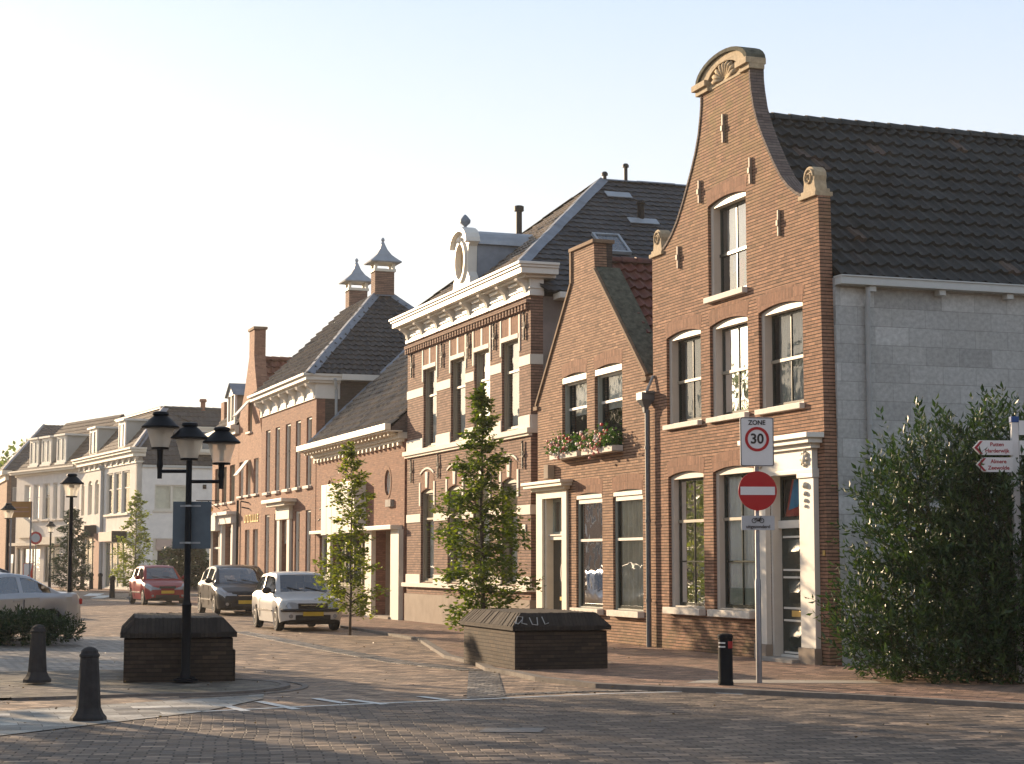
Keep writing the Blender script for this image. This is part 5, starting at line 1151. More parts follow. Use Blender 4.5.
for (px, py, h, lab) in ((112, 598, .9, 'short black bollard at the far crossing, nearest the red car'), (100, 590.5, .9, 'short black bollard at the far crossing, second from the red car'), (82, 590, .8, 'short black bollard before the far shop window, left of the brick pier'), (91, 590, .8, 'short black bollard right before the far brick pier')):
    x = (px - 512) / FPX; y = (382 - py) / FPX; c, s = math.cos(PITCH), math.sin(PITCH); t = -CH / (s + y * c)
    if first is None:
        first = empty('crossing_bollard', (x * t, (c - y * s) * t, 0), 0, label=lab, cat='bollard', group='black bollards at the far crossing'); q = MB(); q.lathe([(.14, 0), (.13, .1), (.11, .8), (.14, .82), (.15, .92), (.10, 1.0), (.02, 1.02)], (0, 0, 0), 10); q.build('post', M['black_plastic'], first)
    else: E = copy_tree(first); E.location = (x * t, (c - y * s) * t, 0); E['label'] = lab

# ================================================================== street lamps
m, nt, b, o = new_mat('lantern_glass'); nt.nodes.remove(b)
tr = nd(nt, 'ShaderNodeBsdfTransparent'); tr.inputs[0].default_value = (1, .99, .96, 1); tl = nd(nt, 'ShaderNodeBsdfTranslucent'); tl.inputs[0].default_value = (1, .97, .9, 1); gl = nd(nt, 'ShaderNodeBsdfGlossy'); gl.inputs['Roughness'].default_value = .15
mx = nd(nt, 'ShaderNodeMixShader'); mx.inputs[0].default_value = .42; nt.links.new(tr.outputs[0], mx.inputs[1]); nt.links.new(tl.outputs[0], mx.inputs[2])
m2_ = nd(nt, 'ShaderNodeMixShader'); m2_.inputs[0].default_value = .1; nt.links.new(mx.outputs[0], m2_.inputs[1]); nt.links.new(gl.outputs[0], m2_.inputs[2]); nt.links.new(m2_.outputs[0], o.inputs[0])
plain('lamp_tube', (.6, .58, .52), .4)
def lantern(E, x, z):
    """x offset on the arm, z of the glass foot"""
    q = MB(); q.lathe([(.035, -.02), (.035, .0), (.12, .0), (.125, .025), (.10, .03)], (x, 0, z), 16)
    q.lathe([(.19, .285), (.255, .295), (.258, .31), (.20, .36), (.13, .43), (.095, .455), (.10, .465), (.115, .475), (.105, .505), (.05, .52)], (x, 0, z), 20)
    H_ = q.build('lantern_hood', M['iron_black'], E, smooth=True, angle=30)
    q = MB(); q.lathe([(.115, .025), (.19, .29)], (x, 0, z), 20, cap=False); q.build('lantern_glass', M['lantern_glass'], H_, smooth=True)
    q = MB(); q.lathe([(.03, .05), (.03, .2)], (x, 0, z), 10); q.lathe([(.055, .2), (.06, .27)], (x, 0, z), 10); q.build('lamp_tube', M['lamp_tube'], H_, smooth=True, angle=30)
    return H_
E = empty('street_lamp', (-4.40, 25.0, .05), 0, label='black three-armed street lamp in front of the dark brick block on the left island', cat='street lamp', group='black street lamps')
q = MB(); q.lathe([(.17, 0), (.17, .03), (.085, .05), (.075, .10), (.062, .14), (.062, 1.0), (.07, 1.02), (.055, 1.05), (.045, 1.1), (.04, 2.97), (.035, 3.0)], (0, 0, 0), 14)
for t in range(4): q.lathe([(.022, .03), (.022, .055)], (.12 * math.cos(t * 1.57 + .78), .12 * math.sin(t * 1.57 + .78), 0), 6)
q.build('post', M['iron_black'], E, smooth=True, angle=30)
for x, za, zl in ((-.40, 2.83, 3.13), (.44, 2.69, 2.92)):
    q = MB(); q.tube([(0, 0, za), (x, 0, za)], .024, 8); q.lathe([(.032, za - .1), (.034, za + .03), (.045, za + .08), (.038, za + .16), (.045, zl)], (x, 0, 0), 10); q.build('arm', M['iron_black'], E)
    lantern(E, x, zl)
lantern(E, 0, 2.98)
q = MB(); q.prism([(-.24, 1.72), (.27, 1.72), (.27, 2.52), (-.24, 2.52)], -.062, -.048) ; q.prism([(-.09, 1.46), (.14, 1.46), (.14, 1.72), (-.09, 1.72)], -.058, -.048)
plain('sign_back', (.10, .13, .15), .6, metal=.2, var=.12)
SPn = empty('road_sign', (-4.40, 25.0, .05), 0, label='blue-grey back of a road sign clamped to the three-armed street lamp', cat='road sign')
# the panel hangs on the far side of the post
q = MB(); q.prism([(-.22, 1.78), (.30, 1.78), (.30, 2.42), (-.22, 2.42)], .055, .07); q.build('plate', M['sign_back'], SPn, bevel=.004)
q = MB()
for z in (2.36, 1.86): q.box(-.12, .16, .046, .056, z - .012, z + .012); q.lathe([(.046, z - .012), (.046, z + .012)], (0, 0, 0), 12)
q.build('clamp', M['pipe_light'], SPn)
def single(px, Y, lab):
    P_ = wp(px, 562, Y); E = empty('street_lamp', (P_.x, Y, .0), 0, label=lab, cat='street lamp', group='black street lamps')
    q = MB(); q.lathe([(.12, 0), (.12, .04), (.08, .08), (.07, .9), (.075, .92), (.05, 1.0), (.042, 3.0), (.03, 3.1)], (0, 0, 0), 12); q.build('post', M['iron_black'], E, smooth=True, angle=30); lantern(E, 0, 3.05); return E
single(70, 40, 'tall single-lantern street lamp behind the low hedge, the largest of the single lamps')
single(7, 60, 'single-lantern street lamp at the left edge, beside the brown sign board')
single(50, 88, 'small distant single-lantern street lamp in front of the dormered house')

# ================================================================== traffic signs
plain('sign_white', (.72, .72, .70), .35, var=.03); plain('sign_black', (.015, .015, .015), .4); plain('sign_red', (.42, .012, .015), .35, var=.05); plain('post_steel', (.24, .24, .25), .45, metal=.5, var=.15); plain('sign_grey', (.45, .46, .46), .6, var=.08)
def rrect(w, h, r, n=6, cx=0, cz=0):
    pts = []
    for (sx, sz, a0) in ((1, -1, -90), (1, 1, 0), (-1, 1, 90), (-1, -1, 180)):
        for k in range(n + 1):
            t = R(a0 + 90 * k / n); pts.append((cx + sx * (w / 2 - r) + r * math.cos(t), cz + sz * (h / 2 - r) + r * math.sin(t)))
    return pts
def circ(r, n=48, cx=0, cz=0): return [(cx + r * math.cos(2 * math.pi * k / n), cz + r * math.sin(2 * math.pi * k / n)) for k in range(n)]
SP = empty('sign_post', (3.28, 24.62, .05), R(6), label='grey steel post carrying the speed and no-entry signs in front of the bell-gabled house', cat='sign post')
zc1 = wp(760, 442, 24.62).z - .05; zc2 = wp(760, 491, 24.62).z - .05; zc3 = wp(761, 523, 24.62).z - .05
q = MB(); q.lathe([(.040, 0), (.040, 1.35), (.030, 1.38), (.030, zc1 + .33)], (0, 0, 0), 14); q.build('post', M['post_steel'], SP, smooth=True, angle=30)
S1 = empty('speed_sign', (3.28, 24.62, .05), R(6), label='white rectangular ZONE 30 sign with a red ring, top sign on the steel post', cat='road sign')
q = MB(); q.prism(rrect(.46, .66, .03, cz=zc1), -.055, -.04); PL = q.build('plate', M['sign_white'], S1)
q = MB(); q.prism(rrect(.452, .652, .028, cz=zc1), -.0585, -.0552, [rrect(.432, .632, .02, cz=zc1)]); q.build('border', M['sign_black'], PL)
q = MB(); q.prism(circ(.165, cz=zc1 + .035), -.060, -.0552, [circ(.128, cz=zc1 + .035)]); q.build('red_ring', M['sign_red'], PL)
text_mesh('lettering', '30', .185, M['sign_black'], PL, (0, -.058, zc1 + .035), (math.pi / 2, 0, 0), .002, bold=.004)
text_mesh('lettering', 'ZONE', .085, M['sign_black'], PL, (0, -.058, zc1 + .255), (math.pi / 2, 0, 0), .002, bold=.002)
S2 = empty('no_entry_sign', (3.28, 24.62, .05), R(6), label='round red no-entry sign with a white bar, below the ZONE 30 sign', cat='road sign')
q = MB(); q.prism(circ(.262, cz=zc2), -.055, -.042); PL = q.build('disc', M['sign_red'], S2)
q = MB(); q.prism([(-.235, zc2 - .055), (.235, zc2 - .055), (.235, zc2 + .055), (-.235, zc2 + .055)], -.060, -.0555); q.build('white_bar', M['sign_white'], PL)
S3 = empty('exception_sign', (3.28, 24.62, .05), R(6), label='small white plate with a bicycle and moped symbol reading uitgezonderd, lowest on the steel post', cat='road sign')
q = MB(); q.prism(rrect(.45, .19, .01, cz=zc3), -.055, -.042); PL = q.build('plate', M['sign_grey'], S3)
text_mesh('lettering', 'uitgezonderd', .062, M['sign_black'], PL, (0, -.058, zc3 - .05), (math.pi / 2, 0, 0), .001, bold=.001)
q = MB()
for cx in (-.055, .05): q.prism(circ(.033, 20, cx, zc3 + .03), -.059, -.0555, [circ(.024, 20, cx, zc3 + .03)])
q.tube([(-.055, -.057, zc3 + .03), (-.03, -.057, zc3 + .065), (.03, -.057, zc3 + .06), (.05, -.057, zc3 + .03)], .005, 5); q.tube([(-.03, -.057, zc3 + .065), (0, -.057, zc3 + .03), (.03, -.057, zc3 + .06), (.035, -.057, zc3 + .085), (.05, -.057, zc3 + .08)], .005, 5); q.prism([(-.02, zc3 + .02), (.035, zc3 + .02), (.03, zc3 + .05), (-.01, zc3 + .045)], -.059, -.0555); q.build('vehicle_symbol', M['sign_black'], PL)
# direction signs behind the laurel
DP_ = empty('direction_post', (6.78, 24.72, 0), 0, label='white direction sign post with a blue cap, standing in the laurel bush', cat='sign post')
zt = wp(1015, 418, 24.7).z
q = MB(); q.box(-.045, .045, -.045, .045, 0, zt - .06); q.build('post', M['sign_white'], DP_); q = MB(); q.box(-.055, .055, -.055, .055, zt - .06, zt + .02); plain('cap_blue', (.02, .08, .25), .4); q.build('post_cap', M['cap_blue'], DP_, bevel=.006)
plain('text_red', (.35, .03, .04), .5)
def arrow(lab, zc, side, lines, x0=.05, w=.54, h=.195, nm='direction_sign'):
    S = empty(nm, (6.78, 24.66, 0), R(4), label=lab, cat='road sign', group='direction signs on the white post')
    s = side; pts = [(s * x0, zc - h / 2), (s * (x0 + w - .09), zc - h / 2), (s * (x0 + w), zc), (s * (x0 + w - .09), zc + h / 2), (s * x0, zc + h / 2)]
    q = MB(); q.prism(pts, -.02, .02); B_ = q.build('board', M['sign_white'], S)
    q = MB(); q.prism([(s * (x0 + w - .13), zc - h / 2 + .01), (s * (x0 + w - .095), zc - h / 2 + .01), (s * (x0 + w - .012), zc), (s * (x0 + w - .095), zc + h / 2 - .01), (s * (x0 + w - .13), zc + h / 2 - .01), (s * (x0 + w - .055), zc)], -.024, -.0205); q.build('arrow_tip', M['text_red'], B_)
    for k, tx in enumerate(lines): text_mesh('lettering', tx, .072, M['text_red'], B_, (s * (x0 + w * .40), -.022, zc + .042 - .085 * k), (math.pi / 2, 0, 0), .001, bold=.0015)
arrow('upper left arrow sign reading Putten and Harderwijk on the white post', wp(995, 448, 24.7).z, -1, ['Putten', 'Harderwijk'])
arrow('lower left arrow sign reading Almere and Zeewolde, half covered by laurel leaves', wp(995, 465, 24.7).z, -1, ['Almere', 'Zeewolde'], w=.5)
arrow('upper right arrow sign cut by the right edge of the picture', wp(1020, 428, 24.7).z, 1, [''])
arrow('lower right arrow sign cut by the right edge of the picture', wp(1020, 448, 24.7).z, 1, [''])
# small far signs
P_ = wp(36, 538, 86); E = empty('round_sign', (P_.x, 86, 0), 0, label='far round traffic sign with a red ring, on a thin post before the dormered house', cat='road sign')
q = MB(); q.lathe([(.03, 0), (.03, P_.z + .2)], (0, 0, 0), 8); q.build('post', M['post_steel'], E); q = MB(); q.prism(circ(.3, 24, cz=P_.z), -.06, -.04); PL = q.build('disc', M['sign_red'], E); q = MB(); q.prism(circ(.2, 24, cz=P_.z), -.07, -.061); q.build('centre', M['sign_grey'], PL)
P_ = wp(21, 509.5, 62); E = empty('sign_board', (P_.x, 62, 0), 0, label='brown rectangular board on posts beside the left-edge street lamp', cat='sign')
q = MB(); q.box(-.34, .34, -.02, .02, P_.z - .27, P_.z + .27); PL = q.build('board', M['sign_board_brown'], E); q = MB(); q.box(-.3, .25, -.024, -.0205, P_.z + .05, P_.z + .09); q.box(-.25, .28, -.024, -.0205, P_.z - .09, P_.z - .05); q.build('text_rows', M['pillar_red'], PL)
q = MB(); q.box(-.36, -.31, .021, .06, 0, P_.z + .27); q.box(.31, .36, .021, .06, 0, P_.z + .27); q.build('post', M['post_steel'], E)
P_ = wp(28, 570, 80); E = empty('advertising_board', (P_.x, 80, 0), R(25), label='small tilted advertising board with a white and red face, behind the silver car', cat='sign')
q = MB(); q.prism([(-.2, .0), (.2, .0), (.2, 1.6), (-.2, 1.6)], -.02, .02); B_ = q.build('board', M['art_red'], E); q = MB(); q.prism([(-.18, .9), (.1, 1.2), (.18, 1.58), (-.18, 1.58)], -.03, -.021); q.build('white_field', M['sign_white'], B_)
# low wall and fence by the corner house
def gl_(a, b, z=0): return gO + GX * a + GY * b + Vector((0, 0, z))
E = empty('garden_wall', gl_(1.6, 2.2), gR, label='low brown garden wall with a pale picket fence behind the red car', cat='wall')
q = MB(); q.box(0, .25, 0, 6, 0, 1.0); q.build('wall', M['brick_dark'], E); q = MB()
for k in range(24): q.box(.08, .13, .1 + .25 * k, .22 + .25 * k, 1.0, 1.75)
q.box(.07, .09, .1, 6, 1.55, 1.62); q.build('picket_fence', M['ivory_paint'], E)
# ================================================================== cars
plain('tyre', (.015, .015, .015), .85); plain('rim', (.45, .45, .46), .3, metal=.8, var=.1); plain('car_black', (.012, .012, .013), .5); plain('plate_yellow', (.55, .38, .03), .45); plain('car_seat', (.03, .03, .035), .8)
plain('lamp_clear', (.30, .31, .32), .18, metal=.3); plain('lamp_red', (.4, .02, .02), .2); plain('chrome', (.6, .6, .6), .15, metal=1.)
glass_mat('car_glass', tint=(.45, .5, .5), base=.16)
def paint(name, c, metal=.0):
    m, nt, b, o = new_mat(name); n = noise(nt, coord(nt), 3); col = ramp(nt, n.outputs[0], [(.3, tuple(x * .94 for x in c)), (.7, tuple(min(1, x * 1.05) for x in c))]); nt.links.new(col, b.inputs['Base Color'])
    b.inputs['Roughness'].default_value = .32; b.inputs['Metallic'].default_value = metal; b.inputs['Coat Weight'].default_value = .12; b.inputs['Coat Roughness'].default_value = .08; b.inputs['Specular IOR Level'].default_value = .22
paint('paint_silver_white', (.55, .55, .53), .25); paint('paint_black', (.014, .014, .015), .0); paint('paint_red', (.24, .010, .016), .0); paint('paint_silver', (.40, .42, .44), .5); paint('paint_navy', (.02, .03, .05), .2)
def lerp(a, b, t): return a + (b - a) * t
def interp(pts, x):
    if x <= pts[0][0]: return pts[0][1]
    for (x0, y0), (x1, y1) in zip(pts, pts[1:]):
        if x <= x1: return lerp(y0, y1, (x - x0) / max(1e-6, x1 - x0))
    return pts[-1][1]
def car(name, label, loc, heading, sp, paintm, group='cars parked along the street'):
    """nose at x = 0, tail at x = L, the origin on the ground under the middle of the wheelbase; heading = where the nose points"""
    L, W, wb, fo, wr = sp['L'], sp['W'], sp['wb'], sp['fo'], sp['wr']; belt, roof = sp['belt'], sp['roof']; w0, w1, r1, r0 = sp['cab']
    ang = math.atan2(heading[1], heading[0]) + math.pi   # local -x is the nose
    E = empty(name, (loc[0], loc[1], .004), ang, label=label, cat='car', group=group)
    off = -(fo + wb / 2); xf, xr = fo, fo + wb
    xs = sorted(set([0, .02, .06, .12, .2, .3, .42, L, L - .02, L - .06, L - .13, L - .22] + [round(L * k / 44, 3) for k in range(45)] + [w0, w1, r1, r0] + [round(c_ + wr * 1.16 * math.cos(R(a)), 3) for c_ in (xf, xr) for a in range(0, 181, 18)]))
    S_ = []
    for x in xs:
        e = min(x, L - x); hw = W / 2 * (1 - .30 * max(0, 1 - e / sp.get('nose', .5)) ** 2.2)
        zb = .20 + (.08 * max(0, 1 - e / .35))
        for c_ in (xf, xr):
            d = abs(x - c_); ra = wr * 1.16
            if d < ra: zb = max(zb, wr + math.sqrt(max(0, ra * ra - d * d)) * .98)
        bz = interp(belt, x); cab = w0 < x < r0; rz_ = max(bz, interp(roof, x)) if cab else bz; Hh = max(.01, rz_ - bz); f = min(1, Hh / sp['gh'])
        rw = hw * (.90 - sp.get('tuck', .17) * f); zb = min(zb, bz - .05)
        P_ = [(hw * .94, zb), (hw * .985, lerp(zb, bz, .3)), (hw * 1.0, lerp(zb, bz, .62)), (hw * .985, bz - .07), (hw * .93, bz - .005)]
        P_ += [(lerp(hw * .905, rw, .10), bz + Hh * .10), (lerp(hw * .905, rw, .86), bz + Hh * .86), (rw * .955, rz_ + (.0 if f > .3 else .012)), (rw * .84, rz_ + .022), (rw * .4, rz_ + .035), (0, rz_ + .04)]
        S_.append((x, P_))
    ns = len(S_[0][1]); mats = {}
    def cls(x, j):
        f = (max(interp(belt, x), interp(roof, x)) - interp(belt, x)) / sp['gh'] if w0 < x < r0 else 0
        if j == 5 and f > .28 and w0 + .1 < x < r0 - .08:
            for bp in sp['pillars']:
                if abs(x - bp) < .05: return 'body'
            return 'side_window'
        if j in (8, 9) and w0 + .03 < x < w1 - .04: return 'windscreen'
        if j in (8, 9) and r1 + .05 < x < r0 - .05: return 'rear_window'
        return 'body'
    B = {}
    for sgn in (1, -1):
        for i in range(len(S_) - 1):
            xm = (S_[i][0] + S_[i + 1][0]) / 2
            for j in range(ns - 1):
                c_ = cls(xm, j); key = c_
                q = B.setdefault(key if key != 'side_window' else (key, sgn), MB()); q4 = []
                for (ii, jj) in ((i, j), (i + 1, j), (i + 1, j + 1), (i, j + 1)):
                    x, P_ = S_[ii]; ins = 0 if key == 'body' else .006
                    q4.append((x + off, sgn * (P_[jj][0] - (ins if j == 5 else 0)), P_[jj][1] - (ins if j > 7 else 0)))
                q.quad(*q4)
        for (x, P_) in (S_[0], S_[-1]): B['body'].poly([(x + off, sgn * p[0], p[1]) for p in P_] + [(x + off, 0, P_[0][1])])
    for key, q in B.items():
        if isinstance(key, tuple): key = key[0]
        bm_mat = paintm if key == 'body' else M['car_glass']
        o = q.build(key, bm_mat, E); me = o.data
        b_ = bmesh.new(); b_.from_mesh(me); bmesh.ops.remove_doubles(b_, verts=b_.verts, dist=1e-4); bmesh.ops.recalc_face_normals(b_, faces=b_.faces); b_.to_mesh(me); b_.free()
        me.polygons.foreach_set('use_smooth', [True] * len(me.polygons))
        try: me.set_sharp_from_angle(angle=R(32))
        except Exception: pass
        if key == 'body': body = o
    # inner floor, wells, seats
    q = MB(); zb_ = interp(belt, (w0 + r0) / 2)
    q.box(.15 + off, L - .15 + off, -W / 2 * .72, W / 2 * .72, .16, .34); q.box(w0 + .15 + off, r0 - .2 + off, -W / 2 * .84, W / 2 * .84, .3, zb_ - .14)
    for c_ in (xf, xr): q.box(c_ - wr * 1.1 + off, c_ + wr * 1.1 + off, -W / 2 * .74, W / 2 * .74, .3, .62)
    q.box(w0 + .1 + off, w0 + .55 + off, -W / 2 * .85, W / 2 * .85, zb_ - .12, zb_ + .0); q.build('underbody', M['car_black'], E)
    q = MB(); xs_ = w1 + .25 + off
    for dx in (0, .85):
        for y in (-.36, .36): q.box(xs_ + .25 + dx, xs_ + .37 + dx, y - .2, y + .2, .5, zb_ + .08); q.box(xs_ + .27 + dx, xs_ + .36 + dx, y - .12, y + .12, zb_ + .11, zb_ + .27)
    q.tube([(xs_ - .3 , .36 + .17 * math.cos(t), zb_ - .02 + .17 * math.sin(t)) for t in [k * .524 for k in range(13)]], .015, 5, cap=False)
    q.build('seats', M['car_seat'], E, bevel=.02)
    wheel0 = None
    for c_ in (xf, xr):
        for sgn in (1, -1):
            if wheel0 is None:
                q = MB(); q.lathe([(wr * .62, -.09), (wr * .93, -.09), (wr, -.055), (wr, .055), (wr * .93, .09), (wr * .62, .09)], (0, 0, 0), 28, axis='y'); Wl = q.build('wheel', M['tyre'], E, smooth=True, angle=35)
                q = MB(); q.lathe([(wr * .63, -.07), (wr * .66, -.095), (wr * .60, -.098), (wr * .56, -.05)], (0, 0, 0), 28, axis='y', cap=False)
                for k in range(sp.get('spokes', 7)):
                    t = 2 * math.pi * k / sp.get('spokes', 7); d = Vector((math.cos(t), 0, math.sin(t))); n_ = Vector((-math.sin(t), 0, math.cos(t))); a_, b2 = d * wr * .1, d * wr * .6
                    q.poly([a_ + n_ * .035 + Vector((0, -.088, 0)), b2 + n_ * .028 + Vector((0, -.08, 0)), b2 - n_ * .028 + Vector((0, -.08, 0)), a_ - n_ * .035 + Vector((0, -.088, 0))])
                q.lathe([(wr * .17, -.06), (wr * .16, -.095), (.01, -.1)], (0, 0, 0), 12, axis='y'); q.build('rim', M['rim'], Wl, smooth=True, angle=35)
                q = MB(); q.lathe([(wr * .6, -.03), (.01, -.03)], (0, 0, 0), 20, axis='y', cap=False); q.build('brake_disc', M['car_black'], Wl)
                wheel0 = Wl
                Wl.location = (c_ + off, -W / 2 + .105, wr)
            else:
                Wl = copy_tree(wheel0, E); Wl.location = (c_ + off, sgn * (W / 2 - .105), wr); Wl.rotation_euler = (0, 0, math.pi if sgn > 0 else 0)
            if wheel0 is Wl and sgn > 0: Wl.location = (c_ + off, W / 2 - .105, wr); Wl.rotation_euler = (0, 0, math.pi)
    # front end
    hz = sp['lamp_z']; bx = interp([(0, 0), (.5, 1)], 0)
    def hwx(x): e = min(x, L - x); return W / 2 * (1 - .30 * max(0, 1 - e / sp.get('nose', .5)) ** 2.2)
    for sgn in (1, -1):
        q = MB(); xa, xb = sp['lamp_x']; lw = sp['lamp_w']; n = 8; rows_ = []
        for k in range(n + 1):
            x = lerp(xa, xb, k / n); bz = interp(belt, x) ; hw = hwx(x); yin = hw * .90 - lw * (1 - .75 * (k / n) ** 1.5)
            rows_.append([(x + off - .012, sgn * y_, bz + .014) for y_ in (yin, lerp(yin, hw * .92, .5), hw * .92)] + [(x + off - .008, sgn * (hw * .985 + .012), bz - .07), (x + off - .008, sgn * (hw * .99 + .012), bz - .07 - sp['lamp_h'] * .35)])
        low = [(off - .014, p[1], rows_[0][0][2] - sp['lamp_h'] * (.55 if i < 3 else .8)) for i, p in enumerate(rows_[0])]
        rows_ = [low] + rows_
        for k in range(n + 1):
            for j in range(4): q.quad(rows_[k][j], rows_[k][j + 1], rows_[k + 1][j + 1], rows_[k + 1][j])
        q.build('headlight', M['lamp_clear'], E, smooth=True, angle=50)
        q = MB(); x = L - .02; q.box(x - .12 + off, x + .025 + off, sgn * (W / 2 * .70), sgn * (W / 2 * .70 + sgn * 0 + .14), .68, .90) if False else None
        y0, y1 = (W / 2 * .60, W / 2 * .76); q.box(L - .06 + off, L + .008 + off, min(sgn * y0, sgn * y1) * .9, max(sgn * y0, sgn * y1) * .9, sp['tail_z'] - .07, sp['tail_z'] + .07); q.box(L - .16 + off, L - .05 + off, sgn * W / 2 * .80 - .02, sgn * W / 2 * .80 + .02, sp['tail_z'] - .06, sp['tail_z'] + .06); q.build('tail_light', M['lamp_red'], E, bevel=.01)
        q = MB(); xm = w0 + .34; ym = W / 2 * .90; zz = interp(belt, xm) + .06
        q.T = Matrix.Translation((xm + off, sgn * (ym + .16), zz + .03)) @ Matrix.Diagonal((.55, 1, .72, 1)); q.ball((0, 0, 0), .12, 6); q.T = None; q.tube([(xm + off, sgn * (ym - .04), zz - .03), (xm + off, sgn * (ym + .1), zz)], .022, 6)
        q.build('door_mirror', M['car_black'] if sp.get('mirror') else paintm, E, smooth=True)
    q = MB(); gz, gh_, gw = sp['grille']; q.box(-.012 + off, .04 + off, -gw / 2, gw / 2, gz - gh_ / 2, gz + gh_ / 2); G1 = q.build('grille', M['car_black'], E, bevel=.008)
    q = MB(); q.box(-.022 + off, .0 + off, -gw * .42, gw * .42, gz + gh_ * .1, gz + gh_ * .1 + .018); q.build('grille_bar', M['chrome'], G1)
    q = MB(); q.box(-.03 + off, .02 + off, -W * .27, W * .27, .27, .39); q.build('air_intake', M['car_black'], E, bevel=.01)
    if sp.get('bumper'):
        q = MB(); n = 10; pr = []
        for k in range(n + 1):
            y = lerp(-W / 2 * .96, W / 2 * .96, k / n); pr.append((off - .03 + .16 * (abs(y) / (W / 2)) ** 4, y, .50))
        q.tube(pr, .04, 6); q.build('bumper_strip', M['car_black'], E, smooth=True)
    q = MB(); q.box(-.045 + off, -.028 + off, -.25, .25, sp['plate_z'] - .055, sp['plate_z'] + .055); q.build('number_plate', M['plate_yellow'], E, bevel=.004)
    for sgn in (1, -1):
        q = MB(); q.T = Matrix.Translation((off + .035, sgn * W * .34, .36)) @ Matrix.Rotation(math.pi / 2, 4, 'Y'); q.lathe([(.05, -.05), (.05, -.0), (.02, .01)], (0, 0, 0), 10); q.build('fog_light', M['lamp_clear'], E)
        xm = (w1 + r1) / 2
        q = MB(); zz = interp(belt, xm) - .13; q.box(xm + .0 + off, xm + .18 + off, sgn * W / 2 * .99 - .018, sgn * W / 2 * .99 + .018, zz, zz + .028); q.build('door_handle', paintm, E, bevel=.006)
        q = MB()
        for xd in sp['pillars']: q.box(xd - .004 + off, xd + .004 + off, sgn * W / 2 - .012, sgn * W / 2 + .002, .3, interp(belt, xd) - .1)
        q.box(xf + wr * 1.3 + off, xr - wr * 1.3 + off, sgn * W / 2 - .01, sgn * W / 2 + .012, .46, .50); q.build('door_trim', M['car_black'], E)
    q = MB()
    for y in (-.1, -.55): q.tube([(w0 + .02 + off, y, interp(belt, w0) + .05), (w0 + .14 + off, y + .5, interp(roof, w0 + .14) + .05)], .01, 4)
    q.build('wiper', M['car_black'], E)
    return E
U2 = (-SX.x * -1, SX.y)   # cars along the row point down the street towards the viewer
HD = (SX.x, SX.y)
spA = dict(L=3.7, W=1.57, wb=2.42, fo=.66, wr=.275, belt=[(0, .52), (.05, .66), (.12, .72), (.95, .86), (2.2, .88), (3.4, .90), (3.62, .80), (3.7, .5)], roof=[(.92, .86), (1.42, 1.30), (1.6, 1.355), (2.3, 1.38), (3.0, 1.34), (3.15, 1.3), (3.55, .90)], cab=(.92, 1.48, 3.05, 3.56), gh=.48, tuck=.15, pillars=[2.45], nose=.32,
           lamp_z=.60, lamp_x=(.005, .07), lamp_w=.30, lamp_h=.05, lamp_rise=.0, tail_z=.72, grille=(.60, .13, .72), plate_z=.42, bumper=True, spokes=9, mirror=True)
pw = (Vector((-5.62, 44.46, 0)) + Vector((-4.30, 44.9, 0))) / 2
fwd = Vector((SX.x, SX.y, 0))
car('parked_hatchback', 'small boxy silver-white hatchback, the parked car nearest the thin young tree', pw - fwd * 1.21, HD, spA, M['paint_silver_white'])
spB = dict(L=4.2, W=1.74, wb=2.6, fo=.86, wr=.31, belt=[(0, .52), (.04, .62), (.12, .70), (.5, .84), (1.1, .97), (2.2, 1.0), (3.7, 1.03), (4.1, .95), (4.2, .55)], roof=[(.95, .95), (1.75, 1.42), (2.0, 1.49), (2.6, 1.52), (3.3, 1.47), (3.6, 1.38), (4.05, 1.02)], cab=(.98, 1.86, 3.45, 4.06), gh=.52, tuck=.2, pillars=[1.75, 2.7, 3.55], nose=.62,
           lamp_z=.70, lamp_x=(.05, .55), lamp_w=.30, lamp_h=.06, lamp_rise=1.1, tail_z=.9, grille=(.60, .07, .6), plate_z=.42, spokes=6)
car('parked_hatchback', 'black rounded hatchback parked behind the silver-white hatchback', Vector((-8.45, 57.6, 0)) - fwd * 1.3, HD, spB, M['paint_black'])
spC = dict(L=3.88, W=1.67, wb=2.48, fo=.75, wr=.29, belt=[(0, .50), (.04, .62), (.12, .70), (.5, .84), (1.05, .95), (2.2, .97), (3.4, 1.0), (3.8, .92), (3.88, .55)], roof=[(.92, .93), (1.55, 1.38), (1.75, 1.46), (2.3, 1.49), (3.1, 1.45), (3.35, 1.36), (3.75, 1.0)], cab=(.94, 1.62, 3.2, 3.76), gh=.5, tuck=.18, pillars=[2.35, 3.2], nose=.55,
           lamp_z=.70, lamp_x=(.04, .42), lamp_w=.30, lamp_h=.08, lamp_rise=.8, tail_z=.9, grille=(.68, .09, .62), plate_z=.50, spokes=6)
car('parked_hatchback', 'dark red hatchback standing at the corner in front of the pale stuccoed house', (-13.95, 72.6, 0), (.38, -.925), spC, M['paint_red'])
spD = dict(L=4.35, W=1.77, wb=2.52, fo=.86, wr=.31, belt=[(0, .50), (.04, .60), (.12, .68), (.5, .80), (1.15, .93), (2.2, .95), (3.3, .98), (4.15, .97), (4.3, .9), (4.35, .55)], roof=[(1.0, .92), (1.75, 1.28), (2.05, 1.37), (2.5, 1.395), (2.95, 1.34), (3.65, .98)], cab=(1.02, 1.86, 2.85, 3.66), gh=.43, tuck=.2, pillars=[2.62], nose=.6,
           lamp_z=.68, lamp_x=(.05, .5), lamp_w=.28, lamp_h=.06, lamp_rise=.8, tail_z=.8, grille=(.60, .08, .6), plate_z=.42, spokes=5)
ce = wp(77, 600, 39.4); hd = Vector((-.60, -.80, 0)).normalized()
car('silver_coupe', 'silver coupe with a low curved roof parked behind the hedge at the left edge', (ce.x - .62 + hd.x * 2.15, 40.4 + hd.y * 2.15, 0), (hd.x, hd.y), spD, M['paint_silver'])
